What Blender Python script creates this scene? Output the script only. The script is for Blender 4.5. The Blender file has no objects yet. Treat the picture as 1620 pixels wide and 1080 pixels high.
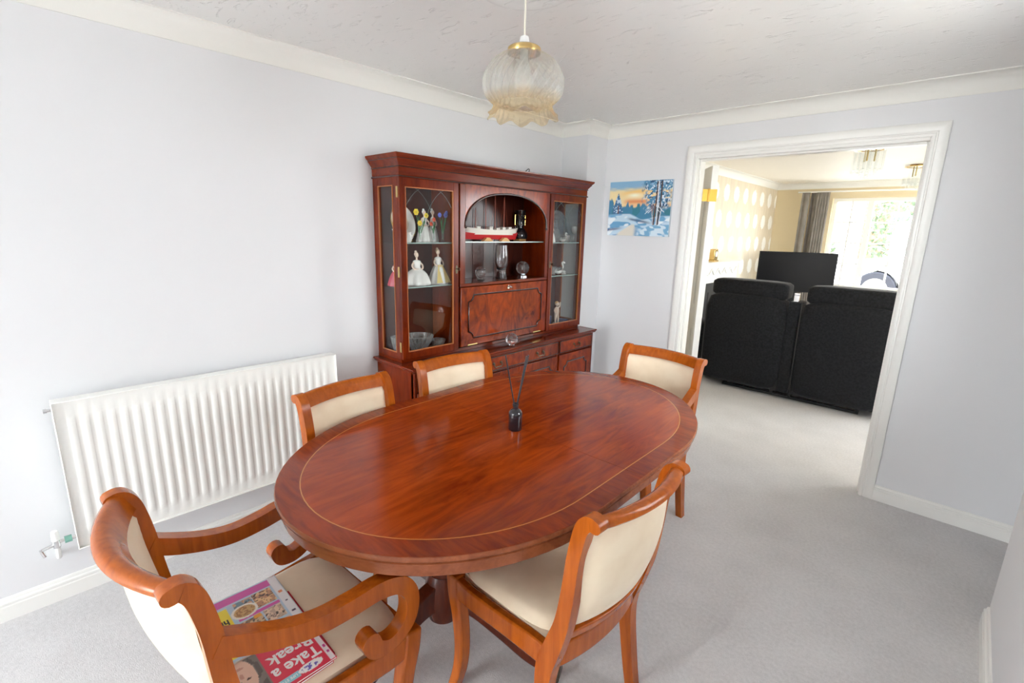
import bpy, bmesh, math, random
import numpy as np
from mathutils import Vector, Matrix
random.seed(7)
PI = math.pi
scn = bpy.context.scene
col = scn.collection

# ------------------------------------------------------------------ camera
cam_d = bpy.data.cameras.new('camera')
cam_d.sensor_width = 36.0
cam_d.lens = 16.993
cam_d.clip_start = 0.02
cam_d.clip_end = 200
cam = bpy.data.objects.new('camera', cam_d)
cam.location = (2.47807, -3.41247, 1.51575)
cam.rotation_euler = (1.34362, -0.02531, 0.75956)
col.objects.link(cam)
scn.camera = cam

# ------------------------------------------------------------------ world: bright overcast sky
world = bpy.data.worlds.new('world')
scn.world = world
world.use_nodes = True
bg = world.node_tree.nodes['Background']
bg.inputs[0].default_value = (0.945, 0.972, 1.0, 1)
bg.inputs[1].default_value = 3.4

# ------------------------------------------------------------------ daylight portals in the window openings
def portal(loc, rot, sx, sy):
    l = bpy.data.lights.new('portal', 'AREA')
    l.shape = 'RECTANGLE'; l.size = sx; l.size_y = sy
    l.cycles.is_portal = True
    o = bpy.data.objects.new('portal', l)
    o.location = loc; o.rotation_euler = rot
    col.objects.link(o)
portal((.95, -6.72, 1.06), (PI/2, 0, 0), 1.6, 2.06)     # patio doors behind the camera
portal((1.9, 5.26, 1.44), (-PI/2, 0, 0), 2.2, 1.3)          # lounge window
portal((4.16, 2.6, 1.55), (0, PI/2, 0), 1.1, 2.1)            # added lounge side window, brightens the lounge
portal((2.90, -1.50, 1.55), (0, PI/2, 0), 1.1, 0.8)         # added dining room side window, evens the wall light

# ------------------------------------------------------------------ view
vs = scn.view_settings
vs.view_transform = 'Standard'
vs.look = 'None'
vs.exposure = 2.70
vs.gamma = 1.0
vs.use_curve_mapping = False
try:
    scn.cycles.max_bounces = 10
    scn.cycles.diffuse_bounces = 7
    scn.cycles.transparent_max_bounces = 16
    scn.cycles.transmission_bounces = 6
    scn.cycles.caustics_reflective = False
    scn.cycles.caustics_refractive = False
    scn.cycles.sample_clamp_indirect = 6.0
except Exception:
    pass

# ------------------------------------------------------------------ materials
def srgb(r, g, b):
    f = lambda c: (c/255/12.92) if c/255 <= 0.04045 else ((c/255+0.055)/1.055)**2.4
    return (f(r), f(g), f(b), 1)

def new_mat(name):
    m = bpy.data.materials.new(name); m.use_nodes = True
    nt = m.node_tree
    return m, nt, nt.nodes['Principled BSDF']

def mat(name, c, rough=0.5, metal=0.0, spec=0.5, coat=0.0, bump=None, var=None):
    m, nt, p = new_mat(name)
    p.inputs['Base Color'].default_value = c
    p.inputs['Roughness'].default_value = rough
    p.inputs['Metallic'].default_value = metal
    p.inputs['Specular IOR Level'].default_value = spec
    p.inputs['Coat Weight'].default_value = coat
    p.inputs['Coat Roughness'].default_value = 0.08
    if bump or var:
        tc = nt.nodes.new('ShaderNodeTexCoord')
    if bump:
        sc, st, dist = bump
        n = nt.nodes.new('ShaderNodeTexNoise'); n.inputs['Scale'].default_value = sc; n.inputs['Detail'].default_value = 4
        b = nt.nodes.new('ShaderNodeBump'); b.inputs['Strength'].default_value = st; b.inputs['Distance'].default_value = dist
        nt.links.new(tc.outputs['Object'], n.inputs['Vector'])
        nt.links.new(n.outputs['Fac'], b.inputs['Height']); nt.links.new(b.outputs['Normal'], p.inputs['Normal'])
    if var:
        sc, c2 = var
        n = nt.nodes.new('ShaderNodeTexNoise'); n.inputs['Scale'].default_value = sc; n.inputs['Detail'].default_value = 5
        r = nt.nodes.new('ShaderNodeValToRGB'); r.color_ramp.elements[0].position = 0.35; r.color_ramp.elements[1].position = 0.65
        r.color_ramp.elements[0].color = c; r.color_ramp.elements[1].color = c2
        nt.links.new(tc.outputs['Object'], n.inputs['Vector'])
        nt.links.new(n.outputs['Fac'], r.inputs['Fac']); nt.links.new(r.outputs['Color'], p.inputs['Base Color'])
    return m

def wood(name, dark, light, axis='y', rough=0.22, scale=1.0, coat=0.35, stretch=9.0, figure=0.0, spec=0.25):
    """polished wood with a grain stretched along one axis"""
    m, nt, p = new_mat(name)
    tc = nt.nodes.new('ShaderNodeTexCoord')
    mp = nt.nodes.new('ShaderNodeMapping')
    s = {'x': (1, stretch, stretch), 'y': (stretch, 1, stretch), 'z': (stretch, stretch, 1)}[axis]
    mp.inputs['Scale'].default_value = tuple(v*scale for v in s)
    n = nt.nodes.new('ShaderNodeTexNoise'); n.inputs['Scale'].default_value = 3.0; n.inputs['Detail'].default_value = 7; n.inputs['Roughness'].default_value = 0.62
    n.inputs['Distortion'].default_value = 0.6 + figure
    n2 = nt.nodes.new('ShaderNodeTexNoise'); n2.inputs['Scale'].default_value = 2.2; n2.inputs['Detail'].default_value = 3
    mx = nt.nodes.new('ShaderNodeMath'); mx.operation = 'ADD'
    ml = nt.nodes.new('ShaderNodeMath'); ml.operation = 'MULTIPLY'; ml.inputs[1].default_value = 0.55
    ml2 = nt.nodes.new('ShaderNodeMath'); ml2.operation = 'MULTIPLY'; ml2.inputs[1].default_value = 0.45
    r = nt.nodes.new('ShaderNodeValToRGB')
    r.color_ramp.elements[0].position = 0.36; r.color_ramp.elements[1].position = 0.64
    r.color_ramp.elements[0].color = dark; r.color_ramp.elements[1].color = light
    L = nt.links.new
    L(tc.outputs['Object'], mp.inputs['Vector']); L(mp.outputs['Vector'], n.inputs['Vector']); L(tc.outputs['Object'], n2.inputs['Vector'])
    L(n.outputs['Fac'], ml.inputs[0]); L(n2.outputs['Fac'], ml2.inputs[0]); L(ml.outputs[0], mx.inputs[0]); L(ml2.outputs[0], mx.inputs[1])
    L(mx.outputs[0], r.inputs['Fac']); L(r.outputs['Color'], p.inputs['Base Color'])
    p.inputs['Roughness'].default_value = rough
    p.inputs['Specular IOR Level'].default_value = spec
    p.inputs['Coat Weight'].default_value = coat*.5
    p.inputs['Coat Roughness'].default_value = 0.10
    return m

def thin_glass(name, tint=(1, 1, 1, 1), refl=1.0):
    m = bpy.data.materials.new(name); m.use_nodes = True
    nt = m.node_tree
    for n in list(nt.nodes):
        nt.nodes.remove(n)
    out = nt.nodes.new('ShaderNodeOutputMaterial')
    t = nt.nodes.new('ShaderNodeBsdfTransparent'); t.inputs[0].default_value = tint
    g = nt.nodes.new('ShaderNodeBsdfGlossy'); g.inputs['Roughness'].default_value = 0.01
    # Schlick reflectance that is the same from both sides of the pane
    ge = nt.nodes.new('ShaderNodeNewGeometry')
    dt = nt.nodes.new('ShaderNodeVectorMath'); dt.operation = 'DOT_PRODUCT'
    L = nt.links.new
    L(ge.outputs['Normal'], dt.inputs[0]); L(ge.outputs['Incoming'], dt.inputs[1])
    def mth(op, a, b=None):
        n = nt.nodes.new('ShaderNodeMath'); n.operation = op
        for i, v in enumerate((a, b)):
            if v is None: continue
            if isinstance(v, (int, float)): n.inputs[i].default_value = v
            else: L(v, n.inputs[i])
        return n.outputs[0]
    c = mth('ABSOLUTE', dt.outputs['Value'])
    f = mth('MULTIPLY', mth('ADD', mth('MULTIPLY', mth('POWER', mth('SUBTRACT', 1.0, c), 5.0), 0.96), 0.04), refl)
    mx = nt.nodes.new('ShaderNodeMixShader')
    L(f, mx.inputs['Fac'])
    L(t.outputs[0], mx.inputs[1]); L(g.outputs[0], mx.inputs[2]); L(mx.outputs[0], out.inputs['Surface'])
    return m

def crystal(name, tint=(1, 1, 1, 1), rough=0.0, ior=1.5, milk=0.0):
    m, nt, p = new_mat(name)
    p.inputs['Base Color'].default_value = tint
    p.inputs['Transmission Weight'].default_value = 1.0 - milk
    p.inputs['Specular IOR Level'].default_value = 0.7
    p.inputs['Roughness'].default_value = rough
    p.inputs['IOR'].default_value = ior
    return m

def emit_mat(name, c, strength):
    m, nt, p = new_mat(name)
    p.inputs['Base Color'].default_value = (.9, .9, .88, 1)
    p.inputs['Emission Color'].default_value = c
    p.inputs['Emission Strength'].default_value = strength
    return m

def attr_mat(name, rough=0.45):
    m, nt, p = new_mat(name)
    a = nt.nodes.new('ShaderNodeVertexColor'); a.layer_name = 'Col'
    nt.links.new(a.outputs['Color'], p.inputs['Base Color'])
    p.inputs['Roughness'].default_value = rough
    return m

M = {}
M['wall'] = mat('wall_paint', srgb(225, 225, 227), 0.75, spec=0.25, bump=(180, 0.05, 0.001))
M['gloss_white'] = mat('white_gloss_paint', srgb(236, 235, 231), 0.28)
M['coving'] = mat('coving_paint', srgb(234, 233, 228), 0.6, spec=0.3)
M['radiator'] = mat('radiator_enamel', srgb(243, 243, 239), 0.25)
M['chrome'] = mat('chrome', (0.75, 0.75, 0.76, 1), 0.12, 1.0)
M['plastic_white'] = mat('white_plastic', srgb(240, 240, 238), 0.35)
M['brass'] = mat('brass', srgb(216, 186, 124), 0.22, 1.0)
M['hinge_brass'] = mat('hinge_brass', srgb(196, 154, 70), 0.4, 0.85)
M['aged_brass'] = mat('aged_brass', srgb(96, 84, 66), 0.35, 1.0)
M['black_metal'] = mat('black_metal', (0.012, 0.012, 0.013, 1), 0.35, 0.0)
M['valve_green'] = mat('valve_green', srgb(120, 170, 155), 0.4)

def carpet_mat(name, c1, c2):
    m, nt, p = new_mat(name)
    tc = nt.nodes.new('ShaderNodeTexCoord')
    n = nt.nodes.new('ShaderNodeTexNoise'); n.inputs['Scale'].default_value = 260; n.inputs['Detail'].default_value = 3
    n2 = nt.nodes.new('ShaderNodeTexNoise'); n2.inputs['Scale'].default_value = 3.2; n2.inputs['Detail'].default_value = 4
    n3 = nt.nodes.new('ShaderNodeTexNoise'); n3.inputs['Scale'].default_value = 70; n3.inputs['Detail'].default_value = 4
    a = nt.nodes.new('ShaderNodeMath'); a.operation = 'MULTIPLY_ADD'; a.inputs[1].default_value = 0.35
    b = nt.nodes.new('ShaderNodeMath'); b.operation = 'MULTIPLY'; b.inputs[1].default_value = 0.3
    c = nt.nodes.new('ShaderNodeMath'); c.operation = 'MULTIPLY_ADD'; c.inputs[1].default_value = 0.35
    r = nt.nodes.new('ShaderNodeValToRGB'); r.color_ramp.elements[0].position = 0.36; r.color_ramp.elements[1].position = 0.64
    r.color_ramp.elements[0].color = c1; r.color_ramp.elements[1].color = c2
    bp = nt.nodes.new('ShaderNodeBump'); bp.inputs['Strength'].default_value = 0.35; bp.inputs['Distance'].default_value = 0.004
    L = nt.links.new
    for k in (n, n2, n3):
        L(tc.outputs['Object'], k.inputs['Vector'])
    L(n2.outputs['Fac'], b.inputs[0]); L(n.outputs['Fac'], a.inputs[0]); L(b.outputs[0], a.inputs[2])
    L(n3.outputs['Fac'], c.inputs[0]); L(a.outputs[0], c.inputs[2])
    L(c.outputs[0], r.inputs['Fac']); L(r.outputs['Color'], p.inputs['Base Color'])
    L(n.outputs['Fac'], bp.inputs['Height']); L(bp.outputs['Normal'], p.inputs['Normal'])
    p.inputs['Roughness'].default_value = 0.95; p.inputs['Specular IOR Level'].default_value = 0.1
    return m
M['carpet'] = carpet_mat('grey_carpet', srgb(196, 194, 195), srgb(220, 218, 219))

def artex_mat():
    m, nt, p = new_mat('textured_ceiling')
    tc = nt.nodes.new('ShaderNodeTexCoord')
    mp = nt.nodes.new('ShaderNodeMapping'); mp.inputs['Rotation'].default_value = (0, 0, 0.75); mp.inputs['Scale'].default_value = (2.2, 7.0, 1)
    n = nt.nodes.new('ShaderNodeTexNoise'); n.inputs['Scale'].default_value = 4.5; n.inputs['Detail'].default_value = 6; n.inputs['Distortion'].default_value = 1.6
    r = nt.nodes.new('ShaderNodeValToRGB'); r.color_ramp.elements[0].position = 0.60; r.color_ramp.elements[1].position = 0.72
    b = nt.nodes.new('ShaderNodeBump'); b.inputs['Strength'].default_value = 0.7; b.inputs['Distance'].default_value = 0.006; b.invert = True
    L = nt.links.new
    L(tc.outputs['Object'], mp.inputs['Vector']); L(mp.outputs['Vector'], n.inputs['Vector'])
    L(n.outputs['Fac'], r.inputs['Fac']); L(r.outputs['Color'], b.inputs['Height']); L(b.outputs['Normal'], p.inputs['Normal'])
    p.inputs['Base Color'].default_value = srgb(232, 231, 229)
    p.inputs['Roughness'].default_value = 0.26
    p.inputs['Specular IOR Level'].default_value = 0.35
    return m
M['artex'] = artex_mat()
M['ceiling_plain'] = mat('lounge_ceiling', srgb(238, 233, 224), 0.6, bump=(25, 0.15, 0.003))

def wallpaper_mat():
    m, nt, p = new_mat('oval_wallpaper')
    L = nt.links.new
    tc = nt.nodes.new('ShaderNodeTexCoord')
    sp = nt.nodes.new('ShaderNodeSeparateXYZ'); L(tc.outputs['Object'], sp.inputs[0])
    def mth(op, a, b=None, c=None):
        n = nt.nodes.new('ShaderNodeMath'); n.operation = op
        for i, v in enumerate((a, b, c)):
            if v is None: continue
            if isinstance(v, (int, float)): n.inputs[i].default_value = v
            else: L(v, n.inputs[i])
        return n.outputs[0]
    zz = mth('DIVIDE', mth('ADD', sp.outputs['Z'], -1.879), 0.318)
    row = mth('FLOOR', zz)
    par = mth('MODULO', mth('ADD', row, 20.0), 2.0)
    u = mth('ADD', mth('DIVIDE', mth('ADD', sp.outputs['Y'], -2.873), 0.345), mth('MULTIPLY', par, 0.5))
    fu = mth('MULTIPLY', mth('SUBTRACT', mth('FRACT', u), 0.5), 3.45)
    fz = mth('MULTIPLY', mth('SUBTRACT', mth('FRACT', zz), 0.5), 2.9)
    d = mth('SQRT', mth('ADD', mth('MULTIPLY', fu, fu), mth('MULTIPLY', fz, fz)))
    n = nt.nodes.new('ShaderNodeTexNoise'); n.inputs['Scale'].default_value = 45; L(tc.outputs['Object'], n.inputs['Vector'])
    d2 = mth('ADD', d, mth('MULTIPLY', mth('SUBTRACT', n.outputs['Fac'], 0.5), 0.5))
    r = nt.nodes.new('ShaderNodeValToRGB')
    e = r.color_ramp.elements
    e[0].position = 0.86; e[0].color = srgb(246, 243, 236); e[1].position = 1.0; e[1].color = srgb(220, 207, 184)
    L(d2, r.inputs['Fac'])
    mp = nt.nodes.new('ShaderNodeMapping'); mp.inputs['Scale'].default_value = (1, 16, 2); L(tc.outputs['Object'], mp.inputs['Vector'])
    n2 = nt.nodes.new('ShaderNodeTexNoise'); n2.inputs['Scale'].default_value = 2.0; L(mp.outputs[0], n2.inputs['Vector'])
    mx = nt.nodes.new('ShaderNodeMix'); mx.data_type = 'RGBA'; mx.blend_type = 'MULTIPLY'
    r2 = nt.nodes.new('ShaderNodeValToRGB'); r2.color_ramp.elements[0].position = .3; r2.color_ramp.elements[0].color = (0.86, 0.86, 0.88, 1); r2.color_ramp.elements[1].position = .6; r2.color_ramp.elements[1].color = (1, 1, 1, 1)
    L(n2.outputs['Fac'], r2.inputs['Fac'])
    mx.inputs['Factor'].default_value = 1.0
    L(r.outputs['Color'], mx.inputs['A']); L(r2.outputs['Color'], mx.inputs['B']); L(mx.outputs['Result'], p.inputs['Base Color'])
    p.inputs['Roughness'].default_value = 0.6
    return m
M['wallpaper'] = wallpaper_mat()
M['beige_wall'] = mat('beige_wall', srgb(218, 202, 168), 0.7)

# woods
M['table_top'] = wood('mahogany_top', srgb(112, 34, 5), srgb(170, 68, 14), 'y', 0.15, 1.0, 0.15, 7.0, 0.8)
M['table_band'] = wood('mahogany_crossband', srgb(106, 34, 8), srgb(152, 58, 16), 'x', 0.18, 2.4, 0.15, 6.0)
M['table_inlay'] = mat('boxwood_inlay', srgb(202, 124, 52), 0.2, coat=0.4)
M['table_edge'] = wood('mahogany_edge', srgb(126, 66, 40), srgb(164, 96, 60), 'x', 0.22, 1.2, 0.4)
M['table_dark'] = wood('mahogany_dark', srgb(70, 28, 18), srgb(104, 46, 28), 'z', 0.25, 1.2, 0.4)
M['chair_wood'] = wood('chair_beech', srgb(146, 66, 12), srgb(190, 98, 24), 'z', 0.20, 1.6, 0.5)
M['cab_wood'] = wood('cabinet_mahogany', srgb(76, 20, 3), srgb(126, 42, 8), 'z', 0.2, 1.4, 0.4, 7.0)
M['cab_wood_h'] = wood('cabinet_mahogany_rail', srgb(76, 20, 3), srgb(122, 40, 8), 'y', 0.2, 1.4, 0.4, 7.0)
M['cab_flame'] = wood('cabinet_flame_veneer', srgb(70, 15, 2), srgb(162, 58, 8), 'z', 0.17, 1.5, 0.45, 2.2, 2.2)
M['cab_dark'] = wood('cabinet_dark_back', srgb(50, 19, 13), srgb(72, 30, 21), 'z', 0.3, 1.5, 0.2, 9.0)
M['cab_bead'] = mat('cabinet_bead', srgb(52, 20, 12), 0.22, coat=0.4)
M['cab_edge'] = mat('cabinet_light_edge', srgb(176, 104, 56), 0.22, coat=0.4)

def fabric_mat(name, c1, c2, sc=18, bumpsc=600):
    m, nt, p = new_mat(name)
    tc = nt.nodes.new('ShaderNodeTexCoord')
    n = nt.nodes.new('ShaderNodeTexNoise'); n.inputs['Scale'].default_value = sc; n.inputs['Detail'].default_value = 3
    r = nt.nodes.new('ShaderNodeValToRGB'); r.color_ramp.elements[0].position = .35; r.color_ramp.elements[1].position = .65
    r.color_ramp.elements[0].color = c1; r.color_ramp.elements[1].color = c2
    n2 = nt.nodes.new('ShaderNodeTexNoise'); n2.inputs['Scale'].default_value = bumpsc
    b = nt.nodes.new('ShaderNodeBump'); b.inputs['Strength'].default_value = .12; b.inputs['Distance'].default_value = .001
    L = nt.links.new
    L(tc.outputs['Object'], n.inputs['Vector']); L(n.outputs['Fac'], r.inputs['Fac']); L(r.outputs['Color'], p.inputs['Base Color'])
    L(tc.outputs['Object'], n2.inputs['Vector']); L(n2.outputs['Fac'], b.inputs['Height']); L(b.outputs['Normal'], p.inputs['Normal'])
    p.inputs['Roughness'].default_value = .85; p.inputs['Specular IOR Level'].default_value = .2
    p.inputs['Sheen Weight'].default_value = .25; p.inputs['Sheen Roughness'].default_value = .4
    return m
M['cream'] = fabric_mat('cream_velour', srgb(234, 213, 184), srgb(242, 224, 197), 10)
M['sofa'] = fabric_mat('charcoal_chenille', srgb(20, 21, 23), srgb(34, 35, 38), 60, 300)
M['sofa'].node_tree.nodes['Principled BSDF'].inputs['Sheen Weight'].default_value = 0.1
M['curtain'] = fabric_mat('grey_curtain', srgb(128, 122, 116), srgb(140, 134, 128), 8)
M['tv_black'] = mat('tv_black', (0.006, 0.006, 0.007, 1), 0.4, spec=0.2)
M['tv_screen'] = mat('tv_screen', (0.003, 0.003, 0.004, 1), 0.3, spec=0.15)
M['pane'] = thin_glass('cabinet_glass', (0.98, 0.99, 0.985, 1), 1.0)
M['window_glass'] = thin_glass('window_glass', (0.98, 1, 1, 1), 1.0)
M['shelf_glass'] = thin_glass('shelf_glass', (0.86, 0.92, 0.89, 1), 1.0)
M['shelf_edge'] = mat('shelf_glass_edge', srgb(150, 170, 164), 0.15, spec=0.6)
M['crystal'] = crystal('cut_crystal', milk=0.04)
M['cut_glass'] = crystal('bright_cut_glass', milk=0.16)
M['clear_glass'] = thin_glass('clear_blown_glass', (0.97, 0.98, 0.98, 1), 1.6)
M['porcelain'] = mat('white_porcelain', srgb(238, 236, 232), 0.2, coat=0.4)
M['skin_porcelain'] = mat('flesh_porcelain', srgb(232, 206, 186), 0.25, coat=0.3)
M['gold'] = mat('gilt', srgb(214, 178, 96), 0.25, 0.9)
M['yellow_porcelain'] = mat('yellow_porcelain', srgb(232, 208, 136), 0.22, coat=0.4)
M['rose_porcelain'] = mat('rose_porcelain', srgb(186, 62, 84), 0.22, coat=0.4)
M['hair'] = mat('brown_hair_porcelain', srgb(150, 120, 92), 0.3)
M['yellow'] = mat('yellow_glass', srgb(240, 212, 50), 0.15)
M['orange_red'] = mat('red_glass', srgb(222, 92, 60), 0.15)
M['blue_glass'] = mat('blue_glass', srgb(110, 120, 215), 0.15)
M['green'] = mat('green_glass', srgb(60, 120, 70), 0.2)
M['ship_red'] = mat('ship_red', srgb(190, 30, 34), 0.35)
M['ship_white'] = mat('ship_white', srgb(226, 220, 208), 0.4)
M['mast'] = mat('mast_wood', srgb(160, 76, 54), 0.4)
M['pine'] = mat('pine', srgb(206, 158, 96), 0.5)
M['gloss_black'] = mat('gloss_black', (0.012, 0.011, 0.014, 1), 0.08, coat=0.5)
M['navy'] = mat('navy_velvet', srgb(58, 66, 112), 0.7)
M['silver'] = mat('silver', (0.72, 0.72, 0.74, 1), 0.18, 1.0)
M['cord_white'] = mat('white_flex', srgb(236, 230, 214), 0.45)

# ------------------------------------------------------------------ mesh builder
class MB:
    def __init__(self):
        self.v = []; self.f = []
    def add(self, vs, fs):
        o = len(self.v); self.v += [tuple(p) for p in vs]; self.f += [tuple(i+o for i in f) for f in fs]; return self
    def box(self, x0, x1, y0, y1, z0, z1):
        vs = [(x, y, z) for z in (z0, z1) for y in (y0, y1) for x in (x0, x1)]
        return self.add(vs, [(0, 2, 3, 1), (4, 5, 7, 6), (0, 1, 5, 4), (2, 6, 7, 3), (0, 4, 6, 2), (1, 3, 7, 5)])
    def prism(self, poly, axis, a, b):
        n = len(poly)
        def P(p, t):
            return {'x': (t, p[0], p[1]), 'y': (p[0], t, p[1]), 'z': (p[0], p[1], t)}[axis]
        vs = [P(p, a) for p in poly] + [P(p, b) for p in poly]
        fs = [tuple(range(n)), tuple(range(2*n-1, n-1, -1))] + [(i, (i+1) % n, n+(i+1) % n, n+i) for i in range(n)]
        return self.add(vs, fs)
    def lathe(self, prof, n=24, c=(0, 0, 0), f=None, axis='z'):
        """prof [(r,z)], f(angle, k) radius factor"""
        vs = []; rings = []
        for k, (r, z) in enumerate(prof):
            if r < 1e-6:
                rings.append([len(vs)]); vs.append((0, 0, z))
            else:
                ring = []
                for i in range(n):
                    a = 2*PI*i/n; rr = r*(f(a, k) if f else 1)
                    ring.append(len(vs)); vs.append((rr*math.cos(a), rr*math.sin(a), z))
                rings.append(ring)
        fs = []
        for A, B in zip(rings, rings[1:]):
            if len(A) == 1 and len(B) == 1: continue
            for i in range(n):
                j = (i+1) % n
                if len(A) == 1: fs.append((A[0], B[j], B[i]))
                elif len(B) == 1: fs.append((A[i], A[j], B[0]))
                else: fs.append((A[i], A[j], B[j], B[i]))
        if axis == 'y': vs = [(x, z, -y) for x, y, z in vs]
        if axis == 'x': vs = [(z, x, y) for x, y, z in vs]
        return self.add([(x+c[0], y+c[1], z+c[2]) for x, y, z in vs], fs)
    def sphere(self, c, r, n=16, m=10, s=(1, 1, 1)):
        o = len(self.v)
        self.lathe([(math.sin(PI*k/m)*r if 0 < k < m else 0, -math.cos(PI*k/m)*r) for k in range(m+1)], n)
        for i in range(o, len(self.v)):
            x, y, z = self.v[i]; self.v[i] = (x*s[0]+c[0], y*s[1]+c[1], z*s[2]+c[2])
        return self
    def tube(self, path, r, n=8, closed=False, caps=True):
        P = [Vector(p) for p in path]; N = len(P)
        R = r if isinstance(r, (list, tuple)) else [r]*N
        vs = []; up = None
        for i in range(N):
            if closed: t = P[(i+1) % N]-P[i-1]
            else: t = P[min(i+1, N-1)]-P[max(i-1, 0)]
            t.normalize()
            if up is None:
                up = Vector((0, 0, 1)) if abs(t.z) < .9 else Vector((1, 0, 0))
            a = t.cross(up)
            if a.length < 1e-6: a = t.orthogonal()
            a.normalize(); b = a.cross(t).normalized(); up = b
            for k in range(n):
                an = 2*PI*k/n
                vs.append(tuple(P[i]+(a*math.cos(an)+b*math.sin(an))*R[i]))
        fs = []
        for i in range(N if closed else N-1):
            j = (i+1) % N
            for k in range(n):
                l = (k+1) % n
                fs.append((i*n+k, i*n+l, j*n+l, j*n+k))
        if not closed and caps:
            fs.append(tuple(range(n))[::-1]); fs.append(tuple((N-1)*n+k for k in range(n)))
        return self.add(vs, fs)
    def grid(self, fn, nu, nv, closeu=False, closev=False):
        vs = [fn(i/(nu if closeu else nu-1), j/(nv if closev else nv-1)) for i in range(nu) for j in range(nv)]
        fs = []
        for i in range(nu if closeu else nu-1):
            for j in range(nv if closev else nv-1):
                a = i; b = (i+1) % nu; c = j; d = (j+1) % nv
                fs.append((a*nv+c, b*nv+c, b*nv+d, a*nv+d))
        return self.add(vs, fs)
    def loft(self, rings, capped=True, closed=False):
        n = len(rings[0]); vs = [p for r in rings for p in r]; fs = []
        m = len(rings)
        for i in range(m if closed else m-1):
            j = (i+1) % m
            for k in range(n):
                l = (k+1) % n
                fs.append((i*n+k, i*n+l, j*n+l, j*n+k))
        if capped and not closed:
            fs.append(tuple(range(n))[::-1]); fs.append(tuple((m-1)*n+k for k in range(n)))
        return self.add(vs, fs)
    def move(self, d, start=0):
        for i in range(start, len(self.v)):
            self.v[i] = tuple(a+b for a, b in zip(self.v[i], d))
        return self
    def build(self, name, material, parent=None, smooth=None, bevel=0, seg=2, world=False, sub=0, loc=None):
        me = bpy.data.meshes.new(name)
        vs = self.v
        if world and parent is not None:
            l = parent_world(parent); vs = [(x-l.x, y-l.y, z-l.z) for x, y, z in vs]
        me.from_pydata(vs, [], self.f)
        bm = bmesh.new(); bm.from_mesh(me)
        bmesh.ops.recalc_face_normals(bm, faces=bm.faces[:])
        bm.to_mesh(me); bm.free()
        me.materials.append(M[material] if isinstance(material, str) else material)
        if smooth is not None:
            me.polygons.foreach_set('use_smooth', [True]*len(me.polygons))
            me.set_sharp_from_angle(angle=math.radians(smooth))
        me.update()
        o = bpy.data.objects.new(name, me)
        col.objects.link(o)
        if parent is not None: o.parent = parent
        if loc is not None: o.location = loc
        if bevel:
            b = o.modifiers.new('bevel', 'BEVEL'); b.width = bevel; b.segments = seg; b.limit_method = 'ANGLE'; b.angle_limit = math.radians(40)
            b.harden_normals = False
            me.polygons.foreach_set('use_smooth', [True]*len(me.polygons))
            if smooth is None: me.set_sharp_from_angle(angle=math.radians(60))
        if sub:
            s = o.modifiers.new('sub', 'SUBSURF'); s.levels = sub; s.render_levels = sub
        return o

def parent_world(p):
    l = Vector((0, 0, 0))
    while p is not None:
        l = l + p.location; p = p.parent
    return l

def empty(name, loc, rz=0.0, label=None, cat=None, group=None):
    o = bpy.data.objects.new(name, None); col.objects.link(o)
    o.empty_display_size = 0.05
    o.location = loc; o.rotation_euler = (0, 0, rz)
    if label: tag(o, label, cat, group)
    return o

def tag(o, label, cat, group=None):
    o['label'] = label; o['category'] = cat
    if group: o['group'] = group
    return o

def struct(o, label=None):
    o['kind'] = 'structure'
    if label: o['label'] = label
    return o

def copy_tree(o, parent=None):
    c = o.copy(); col.objects.link(c); c.parent = parent
    for ch in [k for k in bpy.data.objects if k.parent == o]:
        copy_tree(ch, c)
    return c

def catmull(pts, n=6):
    """pts: tuples of any dimension -> smooth list through them"""
    P = [np.array(p, float) for p in pts]; out = []
    for i in range(len(P)-1):
        p0 = P[max(i-1, 0)]; p1 = P[i]; p2 = P[i+1]; p3 = P[min(i+2, len(P)-1)]
        for k in range(n):
            t = k/n
            out.append(0.5*((2*p1)+(-p0+p2)*t+(2*p0-5*p1+4*p2-p3)*t*t+(-p0+3*p1-3*p2+p3)*t**3))
    out.append(P[-1])
    return out

def ribbon(mb, pts, w, n=6, roundend=(False, True)):
    """pts: (x, u, z, depth): a flat-sided bent member in the u-z plane, w thick along x (x may drift)"""
    C = catmull(pts, n); N = len(C); L = []; R = []
    for i in range(N):
        t = C[min(i+1, N-1)][1:3]-C[max(i-1, 0)][1:3]; t = t/(np.hypot(*t)+1e-9)
        nrm = np.array([-t[1], t[0]]); d = C[i][3]/2
        L.append((C[i][0], C[i][1]+nrm[0]*d, C[i][2]+nrm[1]*d)); R.append((C[i][0], C[i][1]-nrm[0]*d, C[i][2]-nrm[1]*d))
    rings = [[(l[0]-w/2, l[1], l[2]), (l[0]+w/2, l[1], l[2]), (r[0]+w/2, r[1], r[2]), (r[0]-w/2, r[1], r[2])] for l, r in zip(L, R)]
    if roundend[1]:
        c = C[-1]; t = C[-1][1:3]-C[-2][1:3]; t = t/np.hypot(*t); d = c[3]/2
        for a in (25, 50, 70, 84):
            ca, sa = math.cos(math.radians(a)), math.sin(math.radians(a))
            nrm = np.array([-t[1], t[0]]); o = np.array([c[1], c[2]])+t*d*sa
            l = o+nrm*d*ca; r = o-nrm*d*ca
            rings.append([(c[0]-w/2, *l), (c[0]+w/2, *l), (c[0]+w/2, *r), (c[0]-w/2, *r)])
    mb.loft(rings)
    return mb

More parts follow.
